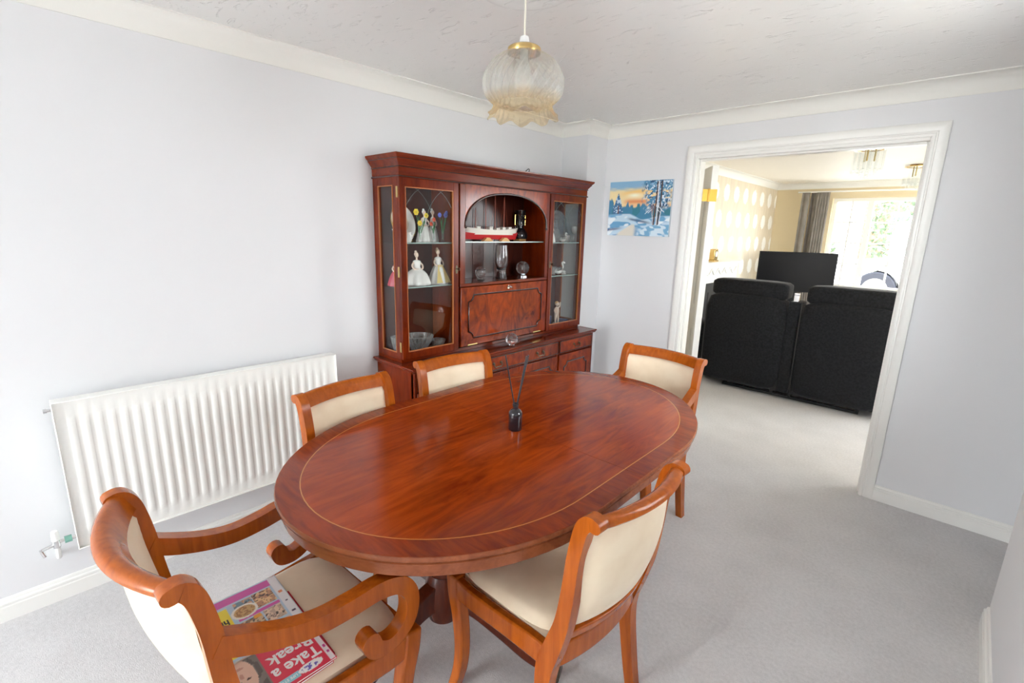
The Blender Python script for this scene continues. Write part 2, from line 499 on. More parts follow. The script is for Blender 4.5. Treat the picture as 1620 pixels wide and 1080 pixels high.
def text_mesh(name, body, size, material, parent, loc, rot, depth=0.0003, bold=0.0, align='LEFT', sx=1.0):
    cu = bpy.data.curves.new(name, 'FONT'); cu.body = body; cu.size = size; cu.extrude = depth; cu.offset = bold
    cu.align_x = align; cu.resolution_u = 3
    t = bpy.data.objects.new(name, cu); col.objects.link(t)
    dg = bpy.context.evaluated_depsgraph_get()
    me = bpy.data.meshes.new_from_object(t.evaluated_get(dg))
    bpy.data.objects.remove(t); bpy.data.curves.remove(cu)
    me.materials.clear(); me.materials.append(M[material])
    o = bpy.data.objects.new(name, me); col.objects.link(o)
    o.parent = parent; o.location = loc; o.rotation_euler = rot; o.scale = (sx, 1, 1)
    return o

# =================================================================== ROOM SHELL
H = 2.30
struct(MB().box(-.1, 4.2, -6.800, 5.3, -.1, 0).build('floor', 'carpet'), 'pale grey carpet through both rooms')
struct(MB().box(-.1, 3.8, -6.800, .065, H, H+.1).build('ceiling', 'artex'), 'white textured plaster ceiling')
struct(MB().box(-.1, 4.2, .065, 5.3, H, H+.1).build('ceiling_lounge', 'ceiling_plain'), 'white ceiling of the lounge')
struct(MB().box(-.1, 0, -6.800, .13, 0, H).build('wall_left', 'wall'), 'pale grey left wall')
struct(MB().box(0, .243, -.256, 0, 0, H).build('wall_boxing', 'wall'), 'boxed-in corner of the dining room')
wb = MB()
wb.box(0, .95, 0, .13, 0, H).box(2.23, 3.8, 0, .13, 0, H).box(.95, 2.23, 0, .13, 2.05, H)
struct(wb.build('wall_back', 'wall'), 'pale grey wall with the wide doorway')
wrr = MB()
wrr.box(2.76, 2.87, -6.700, -1.9, 0, H).box(2.76, 2.87, -1.1, -.862, 0, H).box(2.76, 2.87, -1.9, -1.1, 0, 1.0).box(2.76, 2.87, -1.9, -1.1, 2.1, H)
struct(wrr.build('wall_right', 'wall'), 'pale grey right wall')
struct(MB().box(2.87, 3.8, -.962, -.862, 0, H).build('wall_recess_side', 'wall'))
struct(MB().box(3.7, 3.8, -.862, 0, 0, H).build('wall_recess_end', 'wall'))
wf = MB()
wf.box(-.1, .15, -6.800, -6.700, 0, H).box(1.75, 2.87, -6.800, -6.700, 0, H).box(.15, 1.75, -6.800, -6.700, 2.1, H)
struct(wf.build('wall_front', 'wall'))
struct(MB().box(-.1, .06, .13, 5.1, 0, H).build('wall_lounge_left', 'wallpaper'), 'beige lounge wall papered with white ovals')
wl = MB()
WX0, WX1, WZ0, WZ1, WY = .82, 3.0, .80, 2.08, 5.1
wl.box(-.1, WX0, WY, WY+.2, 0, H).box(WX1, 4.2, WY, WY+.2, 0, H).box(WX0, WX1, WY, WY+.2, 0, WZ0).box(WX0, WX1, WY, WY+.2, WZ1, H)
struct(wl.build('wall_lounge_far', 'beige_wall'), 'beige far wall of the lounge')
wr = MB()
wr.box(4.1, 4.2, .13, 1.55, 0, H).box(4.1, 4.2, 3.65, 5.1, 0, H).box(4.1, 4.2, 1.55, 3.65, 0, 1.0).box(4.1, 4.2, 1.55, 3.65, 2.1, H)
struct(wr.build('wall_lounge_right', 'beige_wall'))

def sweep_plan(path, prof, name, material, closed=False):
    """prof [(offset to the right of the path, z)] swept along an axis-aligned plan path with mitres"""
    n = len(path); rings = []
    for i in range(n):
        p = np.array(path[i], float)
        d0 = d1 = None
        if i > 0: d0 = p-np.array(path[i-1]); d0 = d0/np.hypot(*d0)
        if i < n-1: d1 = np.array(path[i+1])-p; d1 = d1/np.hypot(*d1)
        if d0 is None: d0 = d1
        if d1 is None: d1 = d0
        n0 = np.array([d0[1], -d0[0]]); n1 = np.array([d1[1], -d1[0]])
        b = (n0+n1)/(1+n0@n1)
        rings.append([(p[0]+b[0]*o, p[1]+b[1]*o, z) for o, z in prof])
    return MB().loft(rings).build(name, material, smooth=28)

c_ = .0837
arc = [(.078-.072*math.cos(a), H-.078+.072*math.sin(a)) for a in [PI/2*k/8 for k in range(9)]]
cov_prof = [(0, H), (0, H-c_), (.006, H-c_)] + arc + [(c_, H-.006), (c_, H)]
struct(sweep_plan([(0, -6.700), (0, -.256), (.243, -.256), (.243, 0), (3.7, 0)], cov_prof, 'trim_1', 'coving'), 'white concave coving of the dining room')
struct(sweep_plan([(2.76, -.862), (2.76, -6.700)], cov_prof, 'trim_2', 'coving'))
struct(sweep_plan([(.06, .13), (.06, 5.1), (4.1, 5.1)], cov_prof, 'trim_3', 'coving'), 'white coving of the lounge')
sk = [(0, 0), (.017, 0), (.017, .058), (.0145, .062), (.0145, .066), (.016, .069), (.0155, .075), (.012, .078), (.009, .079), (.009, .083), (.006, .090), (0, .092)]
struct(sweep_plan([(0, -6.700), (0, -.256), (.243, -.256), (.243, 0), (.907, 0)], sk, 'baseboard_left', 'gloss_white'), 'white moulded skirting board under the radiator')
struct(sweep_plan([(2.273, 0), (3.7, 0)], sk, 'baseboard_back', 'gloss_white'), 'white moulded skirting board right of the doorway')
struct(sweep_plan([(2.76, -.873), (2.76, -6.700)], sk, 'baseboard_right', 'gloss_white'), 'white skirting end on the right wall')
struct(sweep_plan([(.06, .13), (.06, 5.1), (4.1, 5.1)], sk, 'baseboard_lounge', 'gloss_white'))

# doorway: lining, stops, architraves
ln = MB()
ln.box(.95, .98, 0, .13, 0, 2.05).box(2.2, 2.23, 0, .13, 0, 2.05).box(.98, 2.2, 0, .13, 2.02, 2.05)
ln.box(.98, .992, .035, .085, 0, 2.02).box(2.188, 2.2, .035, .085, 0, 2.02).box(.992, 2.188, .035, .085, 2.008, 2.02)
struct(ln.build('trim_4', 'gloss_white', bevel=.002), 'white door lining')
def architrave(name, y, sgn):
    prof = [(0, 0), (0, .009), (.006, .012), (.014, .012), (.017, .009), (.022, .009), (.026, .014), (.040, .018), (.060, .020), (.068, .017), (.068, 0)]
    xa, xb, zt = .975, 2.205, 2.037
    rings = []
    for (x, z, bx, bz) in ((xa, 0, -1, 0), (xa, zt, -1, 1), (xb, zt, 1, 1), (xb, 0, 1, 0)):
        rings.append([(x+bx*o, y+sgn*p, z+bz*o) for o, p in prof])
    return struct(MB().loft(rings).build(name, 'gloss_white', smooth=28), 'white moulded architrave')
architrave('trim_5', 0, -1)
architrave('trim_6', .13, 1)

# lounge door, swung right back, seen on its hinge edge
door = struct(empty('door_1', (1.045, .215, .012), math.radians(37)), 'white lounge door swung open, seen edge on')
door_leaf = MB().box(-.044, 0, 0, .70, 0, 1.985).build('door_leaf', 'gloss_white', door, bevel=.002)
for z0, z1 in ((.16, .78), (.98, 1.84)):
    for x0, x1 in ((-.047, -.0435), (-.0005, .003)):
        b = MB()
        b.box(x0, x1, .11, .59, z0, z0+.02).box(x0, x1, .11, .59, z1-.02, z1).box(x0, x1, .11, .13, z0+.02, z1-.02).box(x0, x1, .57, .59, z0+.02, z1-.02)
        b.build('panel_moulding', 'gloss_white', door_leaf, bevel=.001)
for z in (.22, 1.78):
    h = MB().box(-.046, .004, -.003, .0, z-.042, z+.042).build('hinge', 'hinge_brass', door)
    MB().lathe([(0, z-.045), (.007, z-.045), (.007, z+.045), (0, z+.045)], 12, (-.056, -.008, 0)).build('hinge_pin', 'hinge_brass', h, smooth=40)
    MB().box(-.096, -.056, -.010, -.007, z-.042, z+.042).build('hinge_plate', 'hinge_brass', h)

# lounge window
w1 = struct(empty('window_1', (1.91, 5.2, .80)), 'white lounge window with small glazed squares')
fr = MB()
y0, y1 = 5.165, 5.235
fr.box(WX0, WX1, y0, y1, WZ0, WZ0+.05).box(WX0, WX1, y0, y1, WZ1-.05, WZ1)
xs = [(WX0, .87), (1.24, 1.31), (1.86, 1.93), (2.48, 2.55), (2.95, WX1)]
for a, b in xs: fr.box(a, b, y0, y1, WZ0+.05, WZ1-.05)
fr.build('window_frame', 'gloss_white', w1, bevel=.003, world=True)
zb = [WZ0+.05, 1.156, 1.452, 1.744, WZ1-.05]
for (a0, a), (b, b0) in zip(xs, xs[1:]):
    mid = (a+b)/2
    MB().box(mid-.011, mid+.011, 5.185, 5.215, WZ0+.05, WZ1-.05).build('glazing_bar', 'gloss_white', w1, world=True)
    for z in zb[1:-1]:
        MB().box(a, b, 5.186, 5.214, z-.011, z+.011).build('glazing_bar', 'gloss_white', w1, world=True)
    for z0, z1 in zip(zb, zb[1:]):
        for p, q in ((a, mid-.011), (mid+.011, b)):
            MB().box(p, q, 5.198, 5.202, z0+(.011 if z0 > .86 else 0), z1-(.011 if z1 < 2.0 else 0)).build('pane', 'window_glass', w1, world=True)
MB().box(WX0-.06, WX1+.06, 5.03, 5.165, WZ0-.03, WZ0).build('window_sill', 'gloss_white', w1, bevel=.004, world=True)

w3 = struct(empty('fill_window_lounge', (4.15, 2.6, 1.0)), 'added unseen side window that brightens the lounge')  # invented opening out of view, lets extra daylight into the lounge
fr = MB()
fr.box(4.12, 4.18, 1.55, 3.65, 1.0, 1.06).box(4.12, 4.18, 1.55, 3.65, 2.04, 2.1)
for q, r in ((1.55, 1.61), (2.57, 2.63), (3.59, 3.65)): fr.box(4.12, 4.18, q, r, 1.06, 2.04)
fr.build('window_frame', 'gloss_white', w3, bevel=.003, world=True)
for q, r in ((1.61, 2.57), (2.63, 3.59)):
    MB().box(4.148, 4.152, q, r, 1.06, 2.04).build('pane', 'window_glass', w3, world=True)

w4 = struct(empty('fill_window_dining', (2.815, -1.50, 1.0)), 'added unseen side window that evens the dining room light')  # made-up window out of view, fills light onto the far left wall
fr = MB()
fr.box(2.78, 2.85, -1.9, -1.1, 1.0, 1.06).box(2.78, 2.85, -1.9, -1.1, 2.04, 2.1).box(2.78, 2.85, -1.9, -1.84, 1.06, 2.04).box(2.78, 2.85, -1.16, -1.1, 1.06, 2.04)
fr.build('window_frame', 'gloss_white', w4, bevel=.003, world=True)
MB().box(2.813, 2.817, -1.84, -1.16, 1.06, 2.04).build('pane', 'window_glass', w4, world=True)

# patio doors behind the camera
w2 = struct(empty('window_2', (.95, -6.750, 0)), 'white glazed patio doors')
fr = MB()
fr.box(.15, 1.75, -6.785, -6.715, 0, .07).box(.15, 1.75, -6.785, -6.715, 2.03, 2.1).box(.15, .22, -6.785, -6.715, .07, 2.03).box(1.68, 1.75, -6.785, -6.715, .07, 2.03).box(.92, .98, -6.785, -6.715, .07, 2.03)
fr.build('window_frame', 'gloss_white', w2, bevel=.003, world=True)
for q, r in ((.22, .92), (.98, 1.68)):
    MB().box(q, r, -6.752, -6.748, .07, 2.03).build('pane', 'window_glass', w2, world=True)
MB().tube([(.995, -6.710, .95), (.995, -6.675, .96), (.995, -6.675, 1.10), (.995, -6.710, 1.11)], .009, 8).build('door_handle', 'chrome', w2, smooth=40, world=True)

# =================================================================== OUTSIDE THE LOUNGE WINDOW
M['lawn'] = mat('lawn', srgb(120, 150, 90), .9, var=(3, srgb(150, 170, 110)))
M['drive'] = mat('concrete_drive', srgb(196, 192, 186), .9, var=(2, srgb(214, 210, 204)))
M['brick'] = mat('red_brick', srgb(120, 62, 48), .85, var=(6, srgb(132, 74, 58)))
M['leaf'] = mat('hedge_leaf', srgb(74, 92, 66), .6, var=(4, srgb(96, 112, 88)))
M['bark'] = mat('bark', srgb(110, 92, 76), .9)
M['car_white'] = mat('car_white', srgb(240, 240, 242), .15, coat=.6)
M['car_glass'] = mat('car_glass', srgb(28, 32, 42), .05)
M['tyre'] = mat('tyre', srgb(30, 32, 44), .7)
M['alloy'] = mat('alloy', srgb(200, 204, 214), .3, .6)
M['roof_tile'] = mat('roof_tile', srgb(150, 110, 96), .8)
struct(MB().box(-30, 4.2, 5.3, 60, -.3, -.2).box(4.2, 40, -6.8, 60, -.3, -.2).box(-30, 30, 7.2, 59, -.2, .29).build('ground', 'drive'))
struct(MB().box(-30, 30, -40, -6.8, -.3, -.12).build('ground_garden', 'drive'))

def bush(name, loc, rx, ry, rz, n, seed, label):
    rnd = random.Random(seed)
    b = empty(name, loc, 0, label, 'shrub', 'shrubs outside the lounge window')
    m = MB()
    for _ in range(n):
        while True:
            p = [rnd.uniform(-1, 1) for _ in range(3)]
            l = math.sqrt(sum(v*v for v in p))
            if .45 < l < 1: break
        c = Vector((p[0]*rx, p[1]*ry, rz+p[2]*rz*.95+.05)); s = rnd.uniform(.05, .10)
        a = Vector((rnd.uniform(-1, 1), rnd.uniform(-1, 1), rnd.uniform(-1, 1))).normalized(); bb = a.orthogonal().normalized()
        m.add([c-a*s, c+bb*s*.5, c+a*s, c-bb*s*.5], [(0, 1, 2, 3)])
    f = m.build('foliage', 'leaf', b); f['kind'] = 'stuff'
    st = MB()
    for k in range(4):
        a = k*1.6
        st.tube([(0.03*math.cos(a), .03*math.sin(a), -.02), (.1*math.cos(a)*rx, .1*math.sin(a)*ry, rz*.7), (.5*math.cos(a)*rx, .5*math.sin(a)*ry, rz*1.3)], [.02, .015, .008], 6)
    st.build('stem', 'bark', b)
bush('garden_shrub', (.15, 6.25, -.2), .62, .5, 1.2, 1500, 1, 'tall leafy shrub seen through left panes of lounge window')
bush('garden_shrub', (1.0, 12.5, .29), .8, .7, 1.5, 1500, 2, 'shrub behind the white car outside the lounge window')

# white car
car = empty('car', (2.45, 8.5, .29), 0, 'white car parked outside the lounge window', 'car')
prof = [(-2.0, .30), (-2.02, .55), (-1.9, .78), (-1.0, .92), (-.45, 1.40), (.2, 1.50), (1.1, 1.46), (1.75, 1.05), (2.0, .95), (2.05, .5), (2.0, .30)]
def arch_cut(cx): return [(cx+.36*math.cos(a), .30+.36*math.sin(a)) for a in [PI*k/8 for k in range(9)]]
low = arch_cut(1.25)+arch_cut(-1.25)
poly = prof+[(1.7, .30)]+low+[(-1.7, .30)]
MB().prism(poly, 'y', -.8, .8).build('body', 'car_white', car, bevel=.05, seg=3)
MB().prism([(-.86, .94), (-.42, 1.33), (.15, 1.42), (.15, .96)], 'y', -.812, .812).build('side_window', 'car_glass', car)
MB().prism([(.22, .96), (.22, 1.42), (1.0, 1.38), (1.35, 1.0)], 'y', -.812, .812).build('side_window', 'car_glass', car)
for cx in (-1.25, 1.25):
    for cy in (-.72, .72):
        w = MB().lathe([(.20, -.1), (.30, -.1), (.32, -.06), (.32, .06), (.30, .1), (.20, .1)], 28, (cx, cy, .32), axis='y').build('wheel', 'tyre', car, smooth=40)
        MB().lathe([(0, -.08), (.21, -.08), (.21, .08), (0, .08)], 20, (cx, cy, .32), axis='y').build('hub', 'alloy', w, smooth=40)
# brick house over the road
hs = empty('house', (4.2, 19, .29), 0, 'red brick house across the road beyond the car', 'house')
MB().box(-5, 5, 0, 6, 0, 5).build('house_wall', 'brick', hs)
MB().prism([(-.4, 5), (6.4, 5), (3, 7.6)], 'x', -5.3, 5.3).build('roof', 'roof_tile', hs)
for x in (-3.6, -1.2, 1.4, 3.4):
    for z in (.9, 3.2):
        f = MB().box(x-.6, x+.6, -.05, .02, z, z+1.2).build('house_window', 'gloss_white', hs)
        MB().box(x-.52, x-.03, -.06, -.05, z+.08, z+1.12).build('pane', 'car_glass', f)
        MB().box(x+.03, x+.52, -.06, -.05, z+.08, z+1.12).build('pane', 'car_glass', f)

# =================================================================== DINING TABLE
# table
TX, TY = 1.268, -2.063
TR, TS, TB = .555, .27, .652          # end radius, half of the straight length
JT = -.02                      # joint between the leaves
table = empty('dining_table', (TX, TY, 0), .02, 'large oval mahogany dining table with inlaid band in the room centre', 'table')
def half_outline(d, end, gap=.0011, n=40):
    r = TR-d; j = JT+(gap if end > 0 else -gap)
    pts = [(r, j)] + [(r*math.cos(a), end*(TS+(TB-d)*math.sin(a))) for a in [PI*k/n for k in range(n+1)]] + [(-r, j)]
    return pts
def ring_half(mb, d0, d1, z0, z1, end):
    a = half_outline(d0, end); b = half_outline(d1, end)
    rings = [[(p[0], p[1], z0), (p[0], p[1], z1), (q[0], q[1], z1), (q[0], q[1], z0)] for p, q in zip(a, b)]
    mb.loft(rings)
ep = [(.06, .7495), (.06, .722), (.014, .722), (.008, .7225), (.003, .726), (.003, .729), (.007, .7315), (.007, .733), (.002, .735), (0, .738), (0, .745), (.002, .7485), (.005, .7495)]
for end in (-1, 1):
    leaf = MB().prism(half_outline(.0735, end), 'z', .726, .75).build('table_leaf', 'table_top', table)
    b = MB(); ring_half(b, .004, .0705, .7400, .75, end); b.build('crossband', 'table_band', leaf)
    b = MB(); ring_half(b, .0705, .0735, .7400, .7502, end); b.build('inlay_line', 'table_inlay', leaf)
    b = MB()
    outs = [half_outline(d, end) for d, z in ep]
    b.loft([[(outs[k][i][0], outs[k][i][1], ep[k][1]) for k in range(len(ep))] for i in range(len(outs[0]))])
    b.build('edge_moulding', 'table_edge', leaf, smooth=40)
    b = MB(); ring_half(b, .014, .034, .688, .722, end); b.build('apron', 'table_edge', table, smooth=40, bevel=.0015)
for end in (-1, 1):
    py = end*.40
    b = MB().box(-.2, .2, py-.09, py+.09, .70, .724); b.build('support_block', 'table_dark', table, bevel=.004)
    col_prof = [(0, .13), (.055, .13), (.062, .16), (.07, .21), (.065, .27), (.05, .31), (.06, .325), (.06, .345), (.042, .36), (.038, .40), (.045, .46), (.06, .53), (.066, .57), (.055, .61), (.05, .63), (.07, .645), (.075, .68), (.075, .70), (0, .70)]
    MB().lathe(col_prof, 28, (0, py, 0)).build('pedestal_column', 'table_dark', table, smooth=50)
    for ang in (90*end, 90*end+112, 90*end-112):
        L = .43
        b = MB()
        ribbon(b, [(0, .03, .235, .105), (0, .13, .215, .085), (0, .24, .150, .065), (0, .34, .085, .05), (0, L, .058, .04)], .052, 6, (False, False))
        b.move((0, 0, 0))
        o = b.build('pedestal_leg', 'table_dark', table, bevel=.006, smooth=40, loc=(0, py, 0))
        o.rotation_euler = (0, 0, math.radians(ang-90))
        cst = MB(); cst.box(-.024, .024, L-.03, L+.022, .036, .08)
        c = cst.build('castor_cap', 'aged_brass', o, bevel=.004)
        MB().lathe([(0, -.012), (.018, -.012), (.018, .012), (0, .012)], 16, (0, L, .018), axis='x').build('castor_wheel', 'aged_brass', c, smooth=40)

# =================================================================== CHAIRS (local +Y is the front)
def chair(carver):
    e = empty('dining_carver' if carver else 'dining_chair', (0, 0, 0))
    hb = .226 if carver else .198        # stile centre
    hf = .245 if carver else .216        # front leg centre
    W = 'chair_wood'
    sw = .034
    for s in (-1, 1):
        b = MB()
        ribbon(b, [(s*(hb+.014), .055, 0, .034), (s*(hb+.011), .075, .12, .038), (s*(hb+.006), .095, .28, .044), (s*hb, .095, .37, .054), (s*hb, .072, .45, .052), (s*hb, .045, .54, .044),
                   (s*hb, .030, .64, .040), (s*hb, .020, .74, .038), (s*hb, .010, .80, .038), (s*hb, -.001, .842, .038), (s*hb, -.018, .863, .036), (s*hb, -.036, .862, .034)], sw, 5)
        b.build('back_stile', W, e, bevel=.007, seg=3, smooth=40)
        b = MB()
        ribbon(b, [(s*(hf+.004), .480, 0, .032), (s*hf, .452, .10, .036), (s*hf, .442, .20, .040), (s*hf, .452, .30, .046), (s*hf, .470, .38, .052), (s*hf, .478, .442, .050)], .040, 5, (False, False))
        b.build('leg', W, e, bevel=.006, seg=2, smooth=40)
        b = MB()
        C = catmull([(hb, .085, .405, .07), (hb+.003, .16, .405, .070), ((hb+hf)/2, .28, .400, .064), (hf, .40, .400, .068), (hf, .47, .404, .072)], 5)
        rings = [[(s*(c[0]-.014), c[1], c[2]-c[3]/2), (s*(c[0]+.015), c[1], c[2]-c[3]/2), (s*(c[0]+.015), c[1], c[2]+c[3]/2), (s*(c[0]-.014), c[1], c[2]+c[3]/2)] for c in C]
        b.loft(rings); b.build('side_rail', W, e, bevel=.006, seg=2, smooth=40)
    MB().box(-hf, hf, .462, .49, .375, .438).build('front_rail', W, e, bevel=.005)
    bow = lambda x, k: -k*(1-(x/hb)**2)
    N = 17
    X = [-(hb-.012)+2*(hb-.012)*i/(N-1) for i in range(N)]
    b = MB()
    b.loft([[(x, .072+bow(x, .03), .372), (x, .094+bow(x, .03), .372), (x, .096+bow(x, .03), .440), (x, .072+bow(x, .03), .440)] for x in X])
    b.build('rear_rail', W, e, bevel=.004, smooth=40)
    # curved top rail rolled over at the back
    cs = [(.015, .826), (.012, .832), (.008, .840), (.002, .851), (-.006, .866), (-.018, .874), (-.032, .874), (-.042, .866), (-.044, .855), (-.036, .846), (-.024, .843), (-.016, .838), (-.012, .833), (-.009, .826)]
    b = MB(); b.loft([[(x, u+bow(x, .060 if carver else .038), z) for u, z in cs] for x in X])
    b.build('top_rail', W, e, smooth=50)
    b = MB(); b.loft([[(x, .048+bow(x, .034), .478), (x, .070+bow(x, .034), .478), (x, .064+bow(x, .036), .506), (x, .042+bow(x, .036), .506)] for x in X])
    b.build('lower_back_rail', W, e, bevel=.004, smooth=40)
    # upholstered back
    def back(u, v):
        # closed pad: v runs round the section
        z0, z1 = .508, .825
        if v < .5: t = v*2; side = 1
        else: t = (1-v)*2; side = -1
        z = z0+(z1-z0)*t; x = (hb-.008)*(2*u-1)
        cu = .053+(.004-.053)*t - .010*math.sin(PI*t)
        th = .006+.017*(max(0, math.sin(PI*t))**.5)*(max(0, 1-(2*u-1)**2)**.3)
        return (x, cu+bow(x, .034+(.025 if carver else .003)*t)+side*th, z)
    MB().grid(back, 15, 28, closev=True).build('back_pad', 'cream', e, smooth=60)
    # seat
    def seat(u, v):
        a = 2*PI*u; r = v
        ca, sa = math.cos(a), math.sin(a)
        q = 5.0
        k = (abs(ca)**q+abs(sa)**q)**(-1/q)
        X_, Y_ = ca*k*r, sa*k*r
        y = .285+Y_*.198
        hw = (hb-.020)+(hf-hb+.012)*(y-.09)/.4
        edge = max(0, 1-r**6)
        return (X_*hw, y, .440+.036*edge**.5*(1-.12*r*r))
    MB().grid(seat, 48, 14, closeu=True).build('seat_pad', 'cream', e, smooth=70)
    MB().box(-hb+.01, hb-.01, .10, .465, .415, .4395).build('seat_base', 'cream', e)
    if carver:
        for s in (-1, 1):
            b = MB()
            P = [(.024, .712, .044), (.075, .684, .046), (.145, .654, .044), (.22, .636, .044), (.30, .636, .046), (.37, .642, .048), (.425, .628, .046), (.456, .590, .042), (.462, .545, .040), (.450, .505, .040), (.420, .480, .038), (.385, .470, .040), (.352, .482, .048), (.340, .508, .050)]
            pts = []
            for u, z, d in P:
                t = min(1, max(0, (u-.05)/.36))
                pts.append((s*(hb+(.262-hb)*t), u, z, d))
            ribbon(b, pts, .038, 6)
            b.build('arm', W, e, bevel=.007, seg=3, smooth=40)
    return e

side0 = chair(False)
carv0 = chair(True)
def place(src, first, x, y, deg, label, group):
    o = src if first else copy_tree(src)
    o.location = (x, y, 0); o.rotation_euler = (0, 0, math.radians(deg))
    tag(o, label, 'chair', group)
    return o
G1 = 'cream upholstered side chairs'; G2 = 'cream upholstered carver chairs'
place(side0, True, 1.930, -2.352, 87.4, 'cream side chair in front of the doorway side, back turned to the camera', G1)
place(side0, False, .683, -2.488, -83, 'cream side chair on the wall side, in front of the white radiator', G1)
place(side0, False, .640, -1.872, -96, 'cream side chair on the wall side, in front of the wooden display cabinet', G1)
carverA = place(carv0, True, 1.300, -3.262, 2.6, 'cream carver chair with scrolled arms holding a pile of magazines', G2)
place(carv0, False, 1.300, -.945, 176, 'cream carver chair at the far table end, near the doorway', G2)

# =================================================================== RADIATOR
rad = empty('radiator', (.07, -2.80, .24), 0, 'long white ribbed panel radiator on the left wall', 'radiator')
ry0, ry1, rz0, rz1 = -3.349, -2.246, .242, .845
b = MB()
nf = 26
pitch = (ry1-ry0-.06)/nf
def fl(y):
    t = ((y-(ry0+.03))/pitch) % 1
    if y < ry0+.03 or y > ry1-.03: return 0
    if t < .14: return t/.14
    if t < .60: return 1
    if t < .74: return (0.74-t)/.14
    return 0
ys = [ry0]
for k in range(nf):
    for t in (0, .07, .14, .60, .67, .74): ys.append(ry0+.03+(k+t)*pitch)
ys += [ry1-.03, ry1]
zs = [rz0, rz0+.045, rz0+.062, rz0+.075, rz1-.095, rz1-.082, rz1-.06, rz1]
rows = []
for z in zs:
    w = 0 if z in (zs[0], zs[1], zs[-1], zs[-2]) else (.5 if z in (zs[2], zs[5]) else 1)
    rows.append([(.098-.0-.007+.0045*fl(y)*w, y, z) for y in ys])
n = len(ys)
vs = [p for r in rows for p in r]
fs = [(i*n+j, i*n+j+1, (i+1)*n+j+1, (i+1)*n+j) for i in range(len(zs)-1) for j in range(n-1)]
b.add(vs, fs)
b.build('front_panel', 'radiator', rad, smooth=50, world=True)
b = MB(); b.box(.045, .090, ry0+.004, ry1-.004, rz0+.004, rz1-.004); b.build('body', 'radiator', rad, bevel=.004, world=True)
b = MB(); b.box(.044, .103, ry0-.004, ry0, rz0, rz1).box(.044, .103, ry1, ry1+.004, rz0, rz1).box(.044, .103, ry0-.004, ry1+.004, rz1, rz1+.004).box(.085, .103, ry0-.004, ry1+.004, rz0-.004, rz0)
b.build('casing', 'radiator', rad, bevel=.0015, world=True)
for y in (-3.1, -2.5):
    MB().box(.002, .045, y-.02, y+.02, .35, .75).build('wall_bracket', 'radiator', rad, world=True)
MB().lathe([(0, -.022), (.009, -.022), (.009, -.012), (.006, -.012), (.006, 0), (0, 0)], 12, (.068, ry0-.004, .815), axis='y').build('bleed_plug', 'chrome', rad, smooth=40, world=True)
v = MB()
v.lathe([(0, -.062), (.007, -.062), (.007, -.03), (.011, -.03), (.011, -.012), (.008, -.012), (.008, 0), (0, 0)], 14, (.068, ry0-.004, .283), axis='y')
vv = v.build('valve_tail', 'chrome', rad, smooth=40, world=True)
MB().lathe([(0, -.034), (.0135, -.034), (.0135, -.012), (0, -.012)], 6, (.068, ry0-.004, .283), axis='y').build('union_nut', 'valve_green', vv, world=True)
MB().lathe([(0, .0), (.012, 0), (.012, .03), (0, .03)], 14, (.068, ry0-.062, .263)).build('valve_body', 'chrome', rad, smooth=40, world=True)
MB().lathe([(0, .293), (.013, .293), (.0125, .32), (.010, .332), (0, .334)], 16, (.068, ry0-.062, 0)).build('valve_cap', 'plastic_white', rad, smooth=40, world=True)
MB().tube([(.068, ry0-.062, .265), (.068, ry0-.062, .235), (.06, ry0-.062, .215), (.03, ry0-.062, .205), (.001, ry0-.062, .205)], .0085, 10).build('inlet_pipe', 'plastic_white', rad, smooth=50, world=True)
d = MB(); d.tube([(.068, ry0-.07, .275), (.068, ry0-.105, .268)], .0065, 10); d.tube([(.068, ry0-.108, .272), (.072, ry0-.100, .240)], .006, 10)
d.build('drain_cock', 'chrome', rad, smooth=40, world=True)

# =================================================================== DISPLAY CABINET (authored in world coordinates)
CB = empty('display_cabinet', (.2, -1.10, 0), 0, 'tall mahogany display cabinet with glazed doors and central arch', 'cabinet')
def cb(mb, name, m='cab_wood', parent=None, **k):
    return mb.build(name, m, parent or CB, world=True, **k)
# base
b = MB()
b.box(.012, .372, -1.945, -1.925, .06, .745).box(.012, .372, -.27, -.25, .06, .745).box(.012, .024, -1.925, -.27, .06, .745).box(.024, .372, -1.925, -.27, .06, .08)
b.box(.024, .372, -1.541, -1.525, .08, .745).box(.024, .372, -.69, -.674, .08, .745).box(.024, .366, -1.925, -.27, .626, .640)
cb(b, 'base_carcass', bevel=.0015)
b = MB(); b.box(.352, .384, -1.945, -.25, .735, .745).box(.352, .384, -1.945, -1.93, .06, .735).box(.352, .384, -.265, -.25, .06, .735)
cb(b, 'base_frame', 'cab_wood_h', bevel=.001)
b = MB().box(.02, .365, -1.935, -.26, 0, .06); cb(b, 'plinth', 'cab_dark')
wt_prof = [(-.004, .745), (.008, .745), (.013, .750), (.013, .755), (.018, .760), (.020, .765), (.017, .770), (-.004, .770)]
b = MB().box(.006, .384, -1.948, -.247, .746, .7695); wtp = cb(b, 'worktop', 'cab_wood_h')
def ring3(prof, x1, ya, yb, x0=.006):
    """moulding round the left end, front and right end"""
    rings = []
    for (x, y, bx, by) in ((x0, ya, 0, -1), (x1, ya, 1, -1), (x1, yb, 1, 1), (x0, yb, 0, 1)):
        rings.append([(x+bx*o, y+by*o, z) for o, z in prof])
    return MB().loft(rings)
cb(ring3(wt_prof, .385, -1.948, -.247), 'worktop_edge', 'cab_wood_h', parent=wtp, smooth=35)

